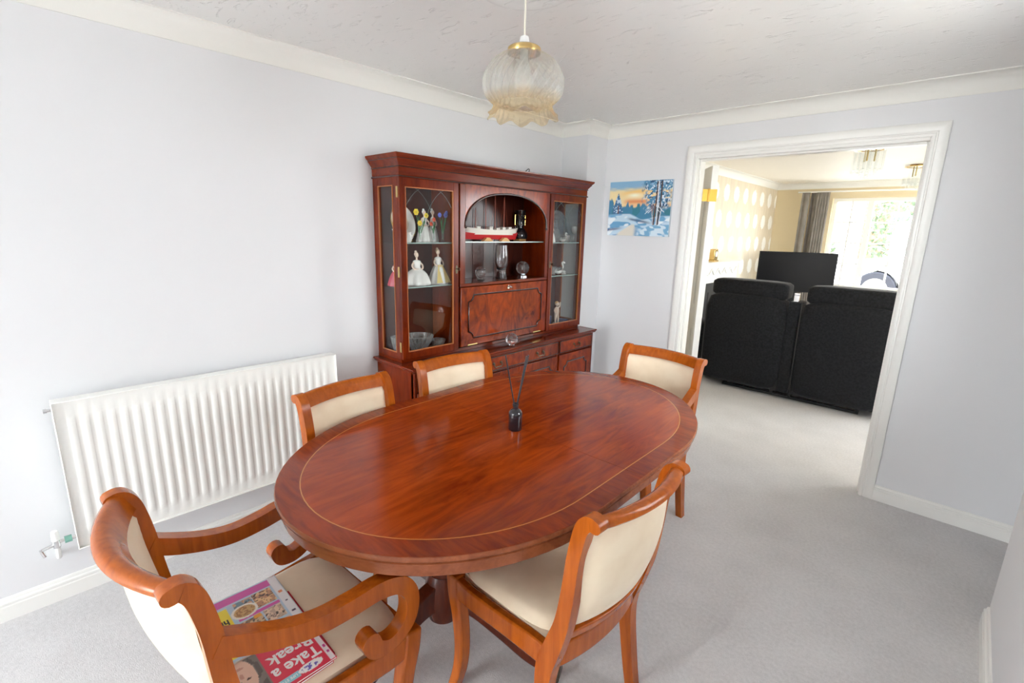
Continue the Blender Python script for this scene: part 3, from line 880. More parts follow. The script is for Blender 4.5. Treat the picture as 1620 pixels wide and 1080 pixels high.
def swan_handle(parent, y, z, x=.398):
    h = MB()
    for s in (-1, 1):
        h.lathe([(0, 0), (.010, 0), (.008, .004), (.004, .006), (.004, .012), (0, .012)], 12, (x, y+s*.032, z), axis='x')
    pts = [(x+.010, y-.032, z), (x+.012, y-.034, z-.010), (x+.014, y-.024, z-.022), (x+.014, y-.010, z-.019), (x+.014, y, z-.021), (x+.014, y+.010, z-.019), (x+.014, y+.024, z-.022), (x+.012, y+.034, z-.010), (x+.010, y+.032, z)]
    h.tube([tuple(p) for p in catmull(pts, 3)], .0030, 6)
    return cb(h, 'handle', 'aged_brass', parent=parent, smooth=50)

for (a, c, hs) in ((-1.927, -1.543, (-1.735,)), (-1.523, -.692, (-1.317, -.896)), (-.672, -.268, (-.470,))):
    d = cb(MB().box(.366, .386, a, c, .643, .733), 'drawer', 'cab_flame', bevel=.002)
    bd = MB(); x0, x1 = .3855, .389
    bd.box(x0, x1, a, c, .643, .648).box(x0, x1, a, c, .728, .733).box(x0, x1, a, a+.005, .648, .728).box(x0, x1, c-.005, c, .648, .728)
    cb(bd, 'bead', 'cab_bead', parent=d)
    for y in hs: swan_handle(d, y, .69, .388)

def notched(y0, y1, z0, z1, r=.035):
    """rectangle with quarter-circle bites at the corners"""
    P = []
    for (cy, cz, a0) in ((y1, z1, 270), (y0, z1, 360), (y0, z0, 90), (y1, z0, 180)):
        for k in range(7):
            a = math.radians(a0-15*k)
            P.append((cy+r*math.cos(a), cz+r*math.sin(a)))
    return P
def panel_bead(y0, y1, z0, z1, x, r=.035, th=.0055):
    # tube along a notched rectangle
    m = MB()
    seq = []
    for (cy, cz, a0, a1) in ((y1, z0, 180, 90), (y1, z1, 270, 180), (y0, z1, 360, 270), (y0, z0, 90, 0)):
        for k in range(7):
            a = math.radians(a0+(a1-a0)*k/6)
            seq.append((x, cy+r*math.cos(a), cz+r*math.sin(a)))
    m.tube(seq, th, 6, closed=True)
    return m
for (a, c) in ((-1.927, -1.543), (-1.523, -1.109), (-1.106, -.692), (-.672, -.268)):
    d = cb(MB().box(.364, .386, a, c, .084, .624), 'cupboard_door', 'cab_flame', bevel=.002)
    cb(panel_bead(a+.06, c-.06, .14, .565, .3875), 'panel_moulding', 'cab_bead', parent=d, smooth=50)
    ky = c-.03 if a < -1.2 else a+.03
    cb(MB().lathe([(0, 0), (.011, 0), (.009, .003), (.004, .005), (.004, .012), (.008, .016), (.006, .022), (0, .024)], 14, (.387, ky, .47), axis='x'), 'knob', 'aged_brass', parent=d, smooth=50)

# upper part
YL, YR, XF = -1.93, -.265, .262
b = MB(); b.box(.006, .014, YL+.02, YR-.02, .78, 1.775); back = cb(b, 'back_panel', 'cab_dark')
b = MB()
y = -1.50
while y < -.72:
    b.box(.014, .0165, y, y+.0985, 1.19, 1.775); y += .1
cb(b, 'back_boards', 'cab_dark', parent=back, bevel=.0012)
cb(MB().box(.006, .243, YL, YR, .7705, .788), 'floor_board', 'cab_wood_h')
cb(MB().box(.006, .243, YL, YR, 1.768, 1.785), 'top_board', 'cab_wood_h')
for y in (-1.528, -.692):
    cb(MB().box(.015, .243, y-.008, y+.008, .788, 1.768), 'divider', 'cab_wood')
cb(MB().box(.015, .262, -1.519, -.701, 1.172, 1.190), 'centre_floor_board', 'cab_wood_h', bevel=.002)
# glazed ends
for ya, yb in ((YL, YL+.018), (YR-.018, YR)):
    f = MB()
    f.box(.006, .058, ya, yb, .788, 1.768).box(.200, .240, ya, yb, .788, 1.768).box(.058, .200, ya, yb, .788, .824).box(.058, .200, ya, yb, 1.727, 1.768)
    e_ = cb(f, 'end_frame', 'cab_wood', bevel=.002)
    cb(MB().box(.058, .200, (ya+yb)/2-.002, (ya+yb)/2+.002, .824, 1.727), 'glass_pane', 'pane', parent=e_)
    m = MB(); yo = ya+.002 if ya < -1 else yb-.002
    for (x0, x1, z0, z1) in ((.058, .063, .824, 1.727), (.195, .200, .824, 1.727), (.063, .195, .824, .829), (.063, .195, 1.722, 1.727)):
        m.box(x0, x1, yo-.004, yo+.004, z0, z1)
    cb(m, 'glazing_bead', 'cab_edge', parent=e_)
# glazed doors
def glazed_door(ya, yb, hinge_left):
    ga, gb, g0, g1 = ya+.037, yb-.037, .832, 1.722
    f = MB()
    f.box(.241, XF, ya, ga, .790, 1.766).box(.241, XF, gb, yb, .790, 1.766)
    f.box(.241, XF, ga, gb, .790, g0).box(.241, XF, ga, gb, g1, 1.766)
    d = cb(f, 'glazed_door', 'cab_wood', bevel=.002)
    cb(MB().box(.248, .252, ga, gb, g0, g1), 'glass_pane', 'pane', parent=d)
    m = MB()
    for (p, q, r, s) in ((ga, ga+.005, g0, g1), (gb-.005, gb, g0, g1), (ga+.005, gb-.005, g0, g0+.005), (ga+.005, gb-.005, g1-.005, g1)):
        m.box(.250, XF-.002, p, q, r, s)
    cb(m, 'glazing_bead', 'cab_edge', parent=d)
    # engraved crossing arcs on the glass
    t = MB(); w = gb-ga
    def arcpts(c, s): return [(.2528, c+s*w*.62*math.sin(a), g1+.02-(.01+.30*(1-math.cos(a)))) for a in [k/12*1.15 for k in range(13)]]
    for c, s in ((ga+w*.98, -1), (ga+w*.02, 1), (ga+w*.5, -1), (ga+w*.5, 1)):
        pts = [p for p in arcpts(c, s) if ga < p[1] < gb and p[2] < g1]
        if len(pts) > 2: t.tube(pts, .0006, 5)
    cb(t, 'tracery', 'shelf_edge', parent=d)
    hy = ya-.002 if hinge_left else yb+.002
    for z in (.862, 1.278, 1.692):
        cb(MB().box(.236, .252, hy-.0025, hy+.0025, z-.028, z+.028), 'hinge', 'brass', parent=d)
    ky = yb-.016 if hinge_left else ya+.016
    k = MB().prism([(ky-.006, 1.255), (ky+.006, 1.255), (ky+.009, 1.275), (ky+.005, 1.298), (ky, 1.305), (ky-.005, 1.298), (ky-.009, 1.275)], 'x', XF, XF+.002)
    k.tube([(XF, ky, 1.282), (XF+.018, ky, 1.282)], .003, 8)
    k.lathe([(0, -.002), (.009, -.002), (.009, .002), (0, .002)], 12, (XF+.022, ky, 1.282), axis='y')
    cb(k, 'key', 'aged_brass', parent=d)
glazed_door(YL, -1.530, True)
glazed_door(-.690, YR, False)
# glass shelves
for ya, yb, zz in ((YL+.02, -1.537, 1.434), (YL+.02, -1.537, 1.190), (-.683, YR-.02, 1.434), (-.683, YR-.02, 1.190), (-1.519, -.701, 1.440)):
    s = cb(MB().box(.02, .226, ya, yb, zz-.007, zz-.0005), 'shelf', 'shelf_glass')
    cb(MB().box(.226, .2275, ya, yb, zz-.007, zz-.0005), 'shelf_edge', 'shelf_edge', parent=s)
# centre arch
AC, AW, AS, AT = -1.105, .372, 1.53, 1.732
def arch_pt(t):
    a = PI*t
    ca, sa = math.cos(a), math.sin(a); q = 2.25
    return (AC-AW*math.copysign(abs(ca)**(2/q), ca), AS+(AT-AS)*abs(sa)**(2/q))
ap = [arch_pt(k/36) for k in range(37)]
f = MB()
x0, x1 = .243, XF
n = len(ap)
top = [(AC-AW+2*AW*k/(n-1), 1.766) for k in range(n)]
for k in range(n-1):
    q = [ap[k], ap[k+1], top[k+1], top[k]]
    f.add([(x0, *p) for p in q]+[(x1, *p) for p in q], [(0, 1, 2, 3), (7, 6, 5, 4), (0, 4, 5, 1), (3, 2, 6, 7)])
arch = cb(f, 'arch_panel', 'cab_flame')
f = MB(); f.box(x0, x1, -1.519, AC-AW, 1.19, 1.766).box(x0, x1, AC+AW, -.701, 1.19, 1.766)
cb(f, 'arch_stile', 'cab_wood', bevel=.002)
m = MB(); pts = [(XF+.002, p[0], p[1]) for p in ap]
m.tube(pts, .0065, 8); m.sphere((XF+.002, ap[0][0], ap[0][1]-.004), .009, 10, 8); m.sphere((XF+.002, ap[-1][0], ap[-1][1]-.004), .009, 10, 8)
cb(m, 'arch_moulding', 'cab_bead', parent=arch, smooth=50)
# drop-front flap
fl_ = cb(MB().box(.243, .266, -1.515, -.705, .800, 1.168), 'fall_flap', 'cab_flame', bevel=.003)
cb(panel_bead(-1.455, -.765, .848, 1.118, .2675, .04, .0055), 'panel_moulding', 'cab_bead', parent=fl_, smooth=50)
for y in (-1.42, -.80):
    cb(MB().box(.2655, .2685, y-.04, y+.04, .803, .810), 'hinge', 'brass', parent=fl_)
k = MB().prism([(-1.113, 1.135), (-1.097, 1.135), (-1.094, 1.148), (-1.105, 1.162), (-1.116, 1.148)], 'x', .266, .269)
k.tube([(.266, -1.105, 1.150), (.286, -1.105, 1.150)], .003, 8); k.tube([(.286, -1.118, 1.155), (.286, -1.094, 1.146)], .0045, 8)
cb(k, 'key', 'silver', parent=fl_)
# frieze and cornice
fz = [(-.005, 1.766), (.004, 1.766), (.006, 1.771), (.004, 1.776), (.001, 1.778), (.001, 1.818), (-.005, 1.818)]
cb(ring3(fz, XF, YL, YR), 'frieze', 'cab_wood_h', smooth=35)
cn = [(-.03, 1.816), (.002, 1.816), (.005, 1.820), (.004, 1.826), (.010, 1.834), (.018, 1.845), (.024, 1.851), (.024, 1.857), (.031, 1.863), (.036, 1.869), (.038, 1.874), (.038, 1.880), (-.03, 1.880)]
cor = cb(ring3(cn, XF, YL, YR), 'cornice', 'cab_wood_h', smooth=30)
for (o, z, t) in ((.0062, 1.771, .0028), (.0052, 1.8185, .0022), (.0245, 1.8575, .0022)):  # dark strips stand in for shade in the cornice creases
    cb(ring3([(o-.004, z-t), (o, z-t), (o+.0012, z), (o, z+t), (o-.004, z+t)], XF, YL, YR), 'bead', 'cab_bead', parent=cor, smooth=40)
cb(MB().box(.006, XF-.03, YL+.03, YR-.03, 1.785, 1.878), 'top_cover', 'cab_dark')

# =================================================================== ORNAMENTS IN THE CABINET
def thing(name, loc, label, cat, group=None, rz=0):
    return empty(name, loc, rz, label, cat, group)

def lady(name, loc, label, gown, h, w, rz=0, seated=False, ruffles=9, hair='hair', staff=False, apron=None):
    e = thing(name, loc, label, 'figurine', 'porcelain figurines in the cabinet', rz)
    s = h/.2
    wob = lambda a, k: 1+.07*math.sin(ruffles*a)*(1 if k < 5 else 0)
    if seated:
        pr = [(0, 0), (.052, 0), (.056, .006), (.054, .02), (.047, .045), (.042, .062), (.033, .074), (.018, .088), (.014, .10), (.017, .118), (.016, .13), (.007, .136), (0, .136)]
    else:
        pr = [(0, 0), (.044, 0), (.046, .006), (.042, .025), (.035, .055), (.026, .085), (.015, .106), (.012, .112), (.016, .128), (.017, .14), (.008, .148), (0, .148)]
    kx = w/(2*pr[2][0])
    MB().lathe([(r*kx, z*s) for r, z in pr], 36, f=wob).build('gown', gown, e, smooth=60)
    top = pr[-1][1]*s
    body = MB()
    body.tube([(0, 0, top-.006), (0, 0, top+.014*s)], [.006*s, .0045*s], 10)
    body.sphere((0, 0, top+.026*s), .0125*s, 14, 10, (.85, .9, 1.15))
    for q in (-1, 1):
        body.tube([tuple(p) for p in catmull([(q*.014*kx, 0, top-.012*s), (q*.026*kx, .006, top-.03*s), (q*.020*kx, .016, top-.048*s), (q*.004, .022, top-.05*s)], 4)], .005*s, 8)
    body.build('body', 'skin_porcelain', e, smooth=60)
    hr = MB(); hr.sphere((0, -.004*s, top+.031*s), .0125*s, 12, 8, (.95, .95, .9)); hr.sphere((0, -.008*s, top+.044*s), .007*s, 10, 8)
    hr.build('hair', hair, e, smooth=60)
    if apron:
        MB().grid(lambda u, v: ((u-.5)*1.1*w*(.25+.55*v), w*.5*(.36+.60*v)+.002+.002*math.sin(30*u), (.105-.098*v)*s), 9, 10).build('apron_front', apron, e, smooth=60)
    if staff:
        MB().tube([(-w*.5, .012, 0), (-w*.46, .014, .155*s)], .0022, 8).build('staff', 'gold', e)
    return e
S1, S2, S0 = 1.4335, 1.1895, .7882
# plate on a stand
pl = thing('display_plate', (.075, -1.785, S1), 'white display plate with gilt rim, upper left shelf of the cabinet', 'plate')
pp = [(0, .002), (.055, .002), (.065, .005), (.098, .014), (.102, .016), (.098, .018), (.062, .009), (.052, .006), (0, .006)]
o = MB().lathe(pp, 40).build('plate_body', 'porcelain', pl, smooth=40); o.rotation_euler = (0, math.radians(76), .25); o.location = (-.015, 0, .106)
o2 = MB().lathe([(.096, .0165), (.1025, .0155), (.1025, .0175), (.096, .019)], 40).build('gilt_rim', 'gold', o, smooth=40)
MB().lathe([(0, .0065), (.05, .0065), (.05, .0072), (0, .0072)], 32).build('printed_centre', mat('plate_print', srgb(196, 176, 148), .3, var=(40, srgb(236, 228, 214))), o)
MB().tube([(-.02, -.04, .001), (.03, -.04, .003), (.012, -.04, .03)], .0025, 6).tube([(-.02, .04, .001), (.03, .04, .003), (.012, .04, .03)], .0025, 6).build('stand', 'gold', pl)
# flower vases
def flower_vase(y, x, colr, blooms, label):
    e = thing('glass_flower_vase', (x, y, S1), label, 'vase', 'little glass flower vases')
    MB().lathe([(0, .001), (.011, .001), (.012, .004), (.009, .012), (.009, .07), (.0095, .072), (.0085, .072), (.0075, .014), (0, .010)], 16).build('bud_vase', 'clear_glass', e, smooth=50)
    for i, (dy, z, r) in enumerate(blooms):
        st = MB().tube([tuple(p) for p in catmull([(0, 0, .015), (0, dy*.15, .07), (.004, dy*.7, z-.03), (.008, dy, z)], 4)], .0018, 6)
        st.tube([(0, dy*.2, .05), (.002, dy*.6+.008, z*.75), (.0, dy*.5+.014, z*.9)], [.003, .004, .001], 6)
        s_ = st.build('stem', 'green', e, smooth=50)
        fl2 = MB()
        for k in range(6):
            a = k*PI/3
            fl2.sphere((.010, dy+r*.6*math.cos(a), z+r*.6*math.sin(a)), r*.5, 8, 6, (.35, 1, 1))
        fl2.sphere((.016, dy, z), r*.35, 8, 6)
        fl2.build('bloom', colr, s_, smooth=60)
flower_vase(-1.735, .165, 'yellow', ((-.03, .165, .017), (.04, .148, .014), (-.006, .105, .015)), 'glass bud vase with yellow daffodils, upper left cabinet shelf')
flower_vase(-1.636, .165, 'orange_red', ((-.006, .128, .012), (-.025, .102, .011)), 'glass bud vase with red blossoms, upper left cabinet shelf')
flower_vase(-1.570, .165, 'blue_glass', ((-.03, .155, .013), (.014, .155, .015), (.02, .17, .010)), 'glass bud vase with blue flowers, upper left cabinet shelf')
lady('porcelain_lady', (.10, -1.655, S1), 'white porcelain lady behind the glass flowers on the upper left shelf', 'porcelain', .19, .095, math.radians(-90), hair='porcelain')
lady('porcelain_lady', (.075, -1.575, S1), 'white porcelain lady behind the blue glass flowers on the upper left shelf', 'porcelain', .195, .07, math.radians(-90), hair='porcelain')
bk = thing('porcelain_basket', (.165, -1.885, S1), 'small white porcelain basket with hoop handle by the left end glass', 'basket')
MB().lathe([(0, 0), (.016, 0), (.024, .06), (.028, .07), (.025, .07), (.014, .006), (0, .006)], 18, f=lambda a, k: 1+.04*math.sin(9*a)).build('bowl', 'porcelain', bk, smooth=50)
MB().tube([(0, .024*math.cos(a), .068+.095*math.sin(a)) for a in [PI*k/12 for k in range(13)]], .0022, 6).build('hoop_handle', 'gold', bk, smooth=50)
sh = thing('porcelain_jug', (.17, -1.815, S1), 'tiny white porcelain jug in front of the display plate', 'jug')
MB().lathe([(0, 0), (.014, 0), (.020, .015), (.018, .035), (.012, .045), (.015, .055), (.013, .055), (.008, .045), (0, .04)], 16).build('jug_body', 'porcelain', sh, smooth=50)
MB().tube([tuple(p) for p in catmull([(0, .015, .045), (0, .028, .04), (0, .028, .025), (0, .019, .018)], 4)], .0025, 6).build('handle', 'porcelain', sh, smooth=50)
# second shelf
lady('porcelain_lady', (.14, -1.742, S2), 'seated porcelain lady in a wide white gown, middle left shelf', 'porcelain', .21, .155, math.radians(-90), seated=True, hair='skin_porcelain')
lady('porcelain_lady', (.14, -1.588, S2), 'standing porcelain lady in a yellow and white gown with a staff', 'porcelain', .213, .118, math.radians(-90), staff=True, apron='yellow_porcelain')
lady('porcelain_lady', (.115, -1.868, S2), 'porcelain lady in a deep rose gown by the left end glass', 'rose_porcelain', .16, .09, math.radians(-90))
# cut glass bowls on the cabinet floor
def cut_bowl(loc, R_, hh, label, n=24):
    e = thing('cut_glass_bowl', loc, label, 'bowl', 'cut glass bowls in the cabinet')
    pr = [(0, 0), (R_*.45, 0), (R_*.5, .006), (R_*.62, hh*.3), (R_*.85, hh*.65), (R_, hh), (R_*.95, hh), (R_*.78, hh*.65), (R_*.52, hh*.32), (R_*.35, .012), (0, .010)]
    fac = lambda a, k: 1+(.035*(1 if int(round(a/(2*PI)*n*2)) % 2 else -1))*(1 if 1 < k < 6 else 0)
    MB().lathe(pr, n*2, f=fac).build('bowl_body', 'cut_glass', e)
    rim = MB(); rim.tube([(R_*.975*math.cos(a), R_*.975*math.sin(a), hh) for a in [2*PI*k/32 for k in range(32)]], R_*.022, 6, closed=True)
    rim.build('rim', 'cut_glass', e, smooth=50)
cut_bowl((.135, -1.735, S0), .088, .098, 'large cut glass bowl on the floor of the left compartment')
cut_bowl((.135, -1.592, S0), .050, .052, 'small cut glass dish right of the large cut glass bowl')
cut_bowl((.115, -1.868, S0), .040, .105, 'tall cut glass vase by the left end glass of the cabinet', 16)

# ship model
ship = thing('model_ship', (.115, -1.12, 1.440), 'red and white model ship with tall masts under the arch', 'model ship')
def hull(z0, z1, f0, f1):
    rings = []
    for k in range(15):
        t = k/14; y = -.232+.464*t
        w = .040*(max(0.0, 1-abs(2*t-1)**3.2))**.8+.0015
        sheer = .016*(2*t-1)**2
        ext = .022*(2*t-1)**3
        w0 = w*f0; w1 = w*f1
        rings.append([(-w0, y, z0), (w0, y, z0), (w1, y+ext, z1+sheer), (-w1, y+ext, z1+sheer)])
    return MB().loft(rings)
hull(.010, .040, .75, .95).build('lower_hull', 'ship_red', ship, smooth=60)
hull(.040, .072, .98, 1.1).build('upper_hull', 'ship_white', ship, smooth=60)
for y in (-.13, -.02, .045, .10, .16):
    MB().box(-.018, .018, y-.016, y+.016, .070, .092 if y != .045 else .086).build('deck_house', 'ship_white', ship, bevel=.002)
for y, h_ in ((-.145, .205), (-.055, .285), (.03, .29), (.115, .285)):
    mm = MB().tube([(0, y, .07), (0, y, h_)], [.0032, .0018], 8).build('mast', 'mast', ship)
    m2 = MB()
    for z in (.5, .72):
        m2.tube([(0, y, h_*z+.03), (.006, y-.0, h_*z+.03)], .001, 6)
    m2.tube([(.0, y-.002, h_*.95), (.0, y-.04, .075)], .0006, 4).tube([(.0, y+.002, h_*.95), (.0, y+.04, .075)], .0006, 4)
    m2.build('rigging', 'mast', mm)
rl = MB()
for k in range(24):
    y = -.21+.42*k/23; z = .074+.016*(2*k/23-1)**2; w = .036
    rl.tube([(w, y, z-.006), (w, y, z+.010)], .0008, 4)
rl.tube([(.036, -.21, .10), (.036, 0, .084), (.036, .21, .10)], .0009, 4)
rl.build('railing', 'silver', ship)
for y in (-.085, .075):
    MB().prism([(y-.042, 0), (y+.042, 0), (y+.012, .022), (y-.012, .022)], 'x', .034, .060).build('cradle', 'pine', ship)
# lantern
lt = thing('ornamental_lantern', (.075, -.800, 1.440), 'black ornamental flask with gilt handles beside the model ship', 'ornament')
MB().box(-.03, .03, -.035, .035, 0, .014).build('plinth', 'pine', lt, bevel=.002)
MB().lathe([(0, .014), (.052, .014), (.058, .03), (.055, .055), (.035, .082), (.026, .09), (.026, .10), (.034, .105), (.036, .20), (.040, .205), (.040, .21), (.030, .21), (0, .205)], 28).build('flask_body', 'gloss_black', lt, smooth=40)
for s in (-1, 1):
    MB().tube([(0, s*.034, .18), (0, s*.052, .178), (0, s*.052, .11), (0, s*.036, .108)], .003, 6).build('handle', 'gold', lt, smooth=40)
sp = MB()
rr = random.Random(3)
for k in range(16):
    a = rr.uniform(-1.2, 1.2); z = rr.uniform(.112, .195)
    sp.sphere((.0355*math.cos(a), .0355*math.sin(a), z), rr.uniform(.003, .006), 8, 6, (.4, 1, 1))
sp.build('gilt_flowers', 'aged_brass', lt, smooth=60)
# lower centre: globe, vase, ball
gl = thing('glass_globe', (.14, -1.237, 1.190), 'small clear glass globe in a curved stand, left under the arch', 'globe')
MB().sphere((0, 0, .052), .036, 22, 14).build('ball', 'crystal', gl, smooth=60)
MB().tube([(0, -.046*math.cos(a), .052-.046*math.sin(a)) for a in [PI*(k/14)*1.0-.3 for k in range(15)]], .004, 8).build('arm', 'crystal', gl, smooth=60)
MB().lathe([(0, 0), (.026, 0), (.024, .005), (.006, .008), (0, .008)], 20).build('foot', 'crystal', gl, smooth=50)
vz = thing('glass_vase', (.14, -1.046, 1.190), 'tall clear glass vase in the middle under the arch', 'vase')
MB().lathe([(0, 0), (.040, 0), (.036, .02), (.031, .05), (.034, .075), (.044, .10), (.046, .14), (.043, .19), (.040, .222), (.037, .222), (.039, .19), (.041, .14), (.039, .105), (.026, .075), (.018, .06), (0, .055)], 30).build('vase_body', 'crystal', vz, smooth=60)
bl = thing('crystal_ball', (.14, -.828, 1.190), 'faceted crystal ball on a small base, right under the arch', 'ornament')
MB().sphere((0, 0, .062), .048, 14, 9).build('ball', 'crystal', bl)
MB().lathe([(0, 0), (.034, 0), (.034, .008), (.022, .018), (.026, .024), (0, .022)], 20).build('base', 'silver', bl, smooth=40)
# crystal ball on the worktop
cbl = thing('crystal_ball', (.352, -1.150, .770), 'round crystal ball standing on the cabinet worktop', 'ornament')
MB().sphere((0, 0, .045), .041, 16, 10).build('ball', 'crystal', cbl)
MB().lathe([(0, 0), (.018, 0), (.016, .004), (.013, .008), (0, .007)], 16).build('base', 'crystal', cbl, smooth=40)

# right compartment
gp = thing('glass_plate', (.07, -.36, S1), 'large clear glass plate leaning in the upper right compartment', 'plate')
o = MB().lathe([(0, 0), (.07, 0), (.08, .004), (.115, .02), (.118, .024), (.078, .008), (0, .004)], 36, f=lambda a, k: 1+.015*math.sin(18*a)).build('plate_body', 'cut_glass', gp); o.rotation_euler = (0, math.radians(76), 0); o.location = (-.01, 0, .118)
lady('porcelain_lady', (.15, -.545, S1), 'small white porcelain lady with blue trim, upper right shelf', 'porcelain', .17, .075, math.radians(-90), hair='navy')
def swan(loc, label, s=1.0):
    e = thing('glass_swan', loc, label, 'figurine', 'small glass swans in the cabinet')
    b = MB(); b.sphere((0, 0, .018*s), .018*s, 14, 10, (1, 1.5, .9)); b.tube([tuple(p) for p in catmull([(0, .022*s, .02*s), (0, .036*s, .035*s), (0, .028*s, .055*s), (0, .036*s, .062*s), (0, .048*s, .056*s)], 4)], .0045*s, 8)
    b.build('body', 'porcelain', e, smooth=60)
    for q in (-1, 1):
        MB().sphere((q*.013*s, -.006*s, .027*s), .014*s, 10, 8, (.35, 1.5, .8)).build('wing', 'crystal', e, smooth=60)
swan((.175, -.425, S1), 'white swan figurine on the upper right shelf of the cabinet', 1.1)
def tumbler(loc, label, r=.025, h_=.075):
    e = thing('crystal_glass', loc, label, 'glass', 'crystal glasses in the cabinet')
    fac = lambda a, k: 1+.03*(1 if int(round(a/(2*PI)*24)) % 2 else -1)*(1 if k in (2, 3) else 0)
    MB().lathe([(0, 0), (r*.8, 0), (r*.85, .006), (r*.95, h_*.55), (r, h_), (r*.92, h_), (r*.8, h_*.5), (r*.6, .012), (0, .010)], 24, f=fac).build('glass_body', 'cut_glass', e)
    MB().lathe([(r*.9, h_), (r*1.02, h_), (r*1.02, h_+.002), (r*.9, h_+.002)], 24).build('rim', 'cut_glass', e, smooth=50)
tumbler((.16, -.36, S1), 'cut crystal tumbler in front of the leaning glass plate', .028, .05)
tumbler((.16, -.53, S2), 'cut crystal tumbler on the middle right shelf', .034, .062)
swan((.16, -.44, S2), 'white swan figurine on the middle right shelf of the cabinet', 1.5)
sd = thing('seashell', (.15, -.36, S2), 'small white curled shell ornament, middle right shelf', 'ornament')
MB().grid(lambda u, v: ((.004+.018*u)*math.cos(2*PI*v)*.8, .022*math.sin(5*u)*u+(.004+.014*u)*math.sin(2*PI*v), .022+.02*math.cos(5*u)*u-.0+.0*v), 24, 12, closev=True).build('shell_body', 'porcelain', sd, smooth=60)
MB().lathe([(0, 0), (.02, 0), (.018, .004), (.01, .006), (0, .006)], 14).build('foot', 'porcelain', sd, smooth=50)
def goblet(loc, label, h_=.13, r=.026):
    e = thing('crystal_goblet', loc, label, 'glass', 'crystal glasses in the cabinet')
    MB().lathe([(0, 0), (r*.95, 0), (r*.9, .003), (r*.2, .007), (r*.14, .015), (r*.14, h_*.45), (r*.25, h_*.5), (0, h_*.505)], 20).build('foot_and_stem', 'cut_glass', e, smooth=50)
    MB().lathe([(0, h_*.51), (r*.5, h_*.53), (r*.9, h_*.66), (r, h_*.82), (r*.92, h_), (r*.86, h_), (r*.93, h_*.82), (r*.83, h_*.67), (r*.42, h_*.56), (0, h_*.545)], 24).build('cup', 'cut_glass', e, smooth=50)
goblet((.12, -.605, S1), 'crystal goblet at the left of the upper right shelf', .15)
goblet((.185, -.30, S1), 'crystal goblet at the right of the upper right shelf', .12)
dc = thing('crystal_decanter', (.14, -.478, S1), 'tall crystal decanter with round stopper, upper right shelf', 'decanter')
MB().lathe([(0, 0), (.036, 0), (.04, .01), (.04, .05), (.03, .085), (.014, .11), (.012, .15), (.019, .16), (.016, .16), (.009, .15), (0, .14)], 20).build('decanter_body', 'cut_glass', dc)
MB().sphere((0, 0, .183), .021, 10, 7).lathe([(0, .155), (.008, .155), (.009, .166), (0, .166)], 10).build('stopper', 'cut_glass', dc)
# cherub at the bottom
ch = thing('cherub_figurine', (.13, -.40, S0), 'cream cherub figurine with a raised arm, bottom right compartment', 'figurine')
MB().lathe([(0, 0), (.030, 0), (.032, .006), (.026, .016), (0, .018)], 20).build('base', 'porcelain', ch, smooth=50)
b = MB()
b.tube([(0, -.014, .016), (.002, -.016, .045), (0, -.010, .085)], [.006, .009, .012], 10); b.tube([(.004, .014, .016), (.006, .014, .045), (0, .008, .085)], [.006, .009, .012], 10)
b.tube([(0, 0, .075), (0, 0, .10), (0, 0, .125), (0, 0, .142)], [.018, .020, .019, .009], 12)
b.sphere((0, .002, .163), .017, 14, 10)
b.tube([tuple(p) for p in catmull([(0, -.018, .132), (.004, -.034, .115), (.008, -.026, .092)], 4)], [.007]*4+[.006]*4+[.005], 8)
b.tube([tuple(p) for p in catmull([(0, .018, .132), (.002, .034, .145), (.002, .038, .175)], 4)], [.007]*4+[.006]*4+[.005], 8)
b.build('body', 'skin_porcelain', ch, smooth=60)
MB().sphere((-.004, .002, .169), .017, 12, 8).build('hair', 'pine', ch, smooth=60)
nb = thing('jewellery_box', (.10, -.53, S0), 'navy blue velvet box behind the cherub', 'box')
MB().box(-.04, .04, -.055, .055, 0, .05).build('box_body', 'navy', nb, bevel=.004)
MB().box(-.042, .042, -.057, .057, .051, .078).build('lid', 'navy', nb, bevel=.006)
nb2 = thing('jewellery_box', (.13, -.325, S0), 'low navy blue box right of the cherub', 'box')
MB().box(-.035, .035, -.03, .03, 0, .022).build('box_body', 'navy', nb2, bevel=.003)
MB().box(-.036, .036, -.031, .031, .023, .034).build('lid', 'navy', nb2, bevel=.004)
lady('porcelain_lady', (.185, -.598, S0), 'small white porcelain lady at the left of the bottom right compartment', 'porcelain', .11, .05, math.radians(-90))
# loose cable on top of the cabinet
cable = MB().tube([tuple(p) for p in catmull([(.10, -1.05, 1.8835), (.18, -.98, 1.8835), (.21, -.92, 1.890), (.215, -.885, 1.912), (.20, -.86, 1.905), (.17, -.85, 1.8835), (.12, -.90, 1.8835)], 5)], .003, 6).build('loose_cable', 'black_metal', smooth=50)
tag(cable, 'thin dark cable curled on top of the display cabinet', 'cable')

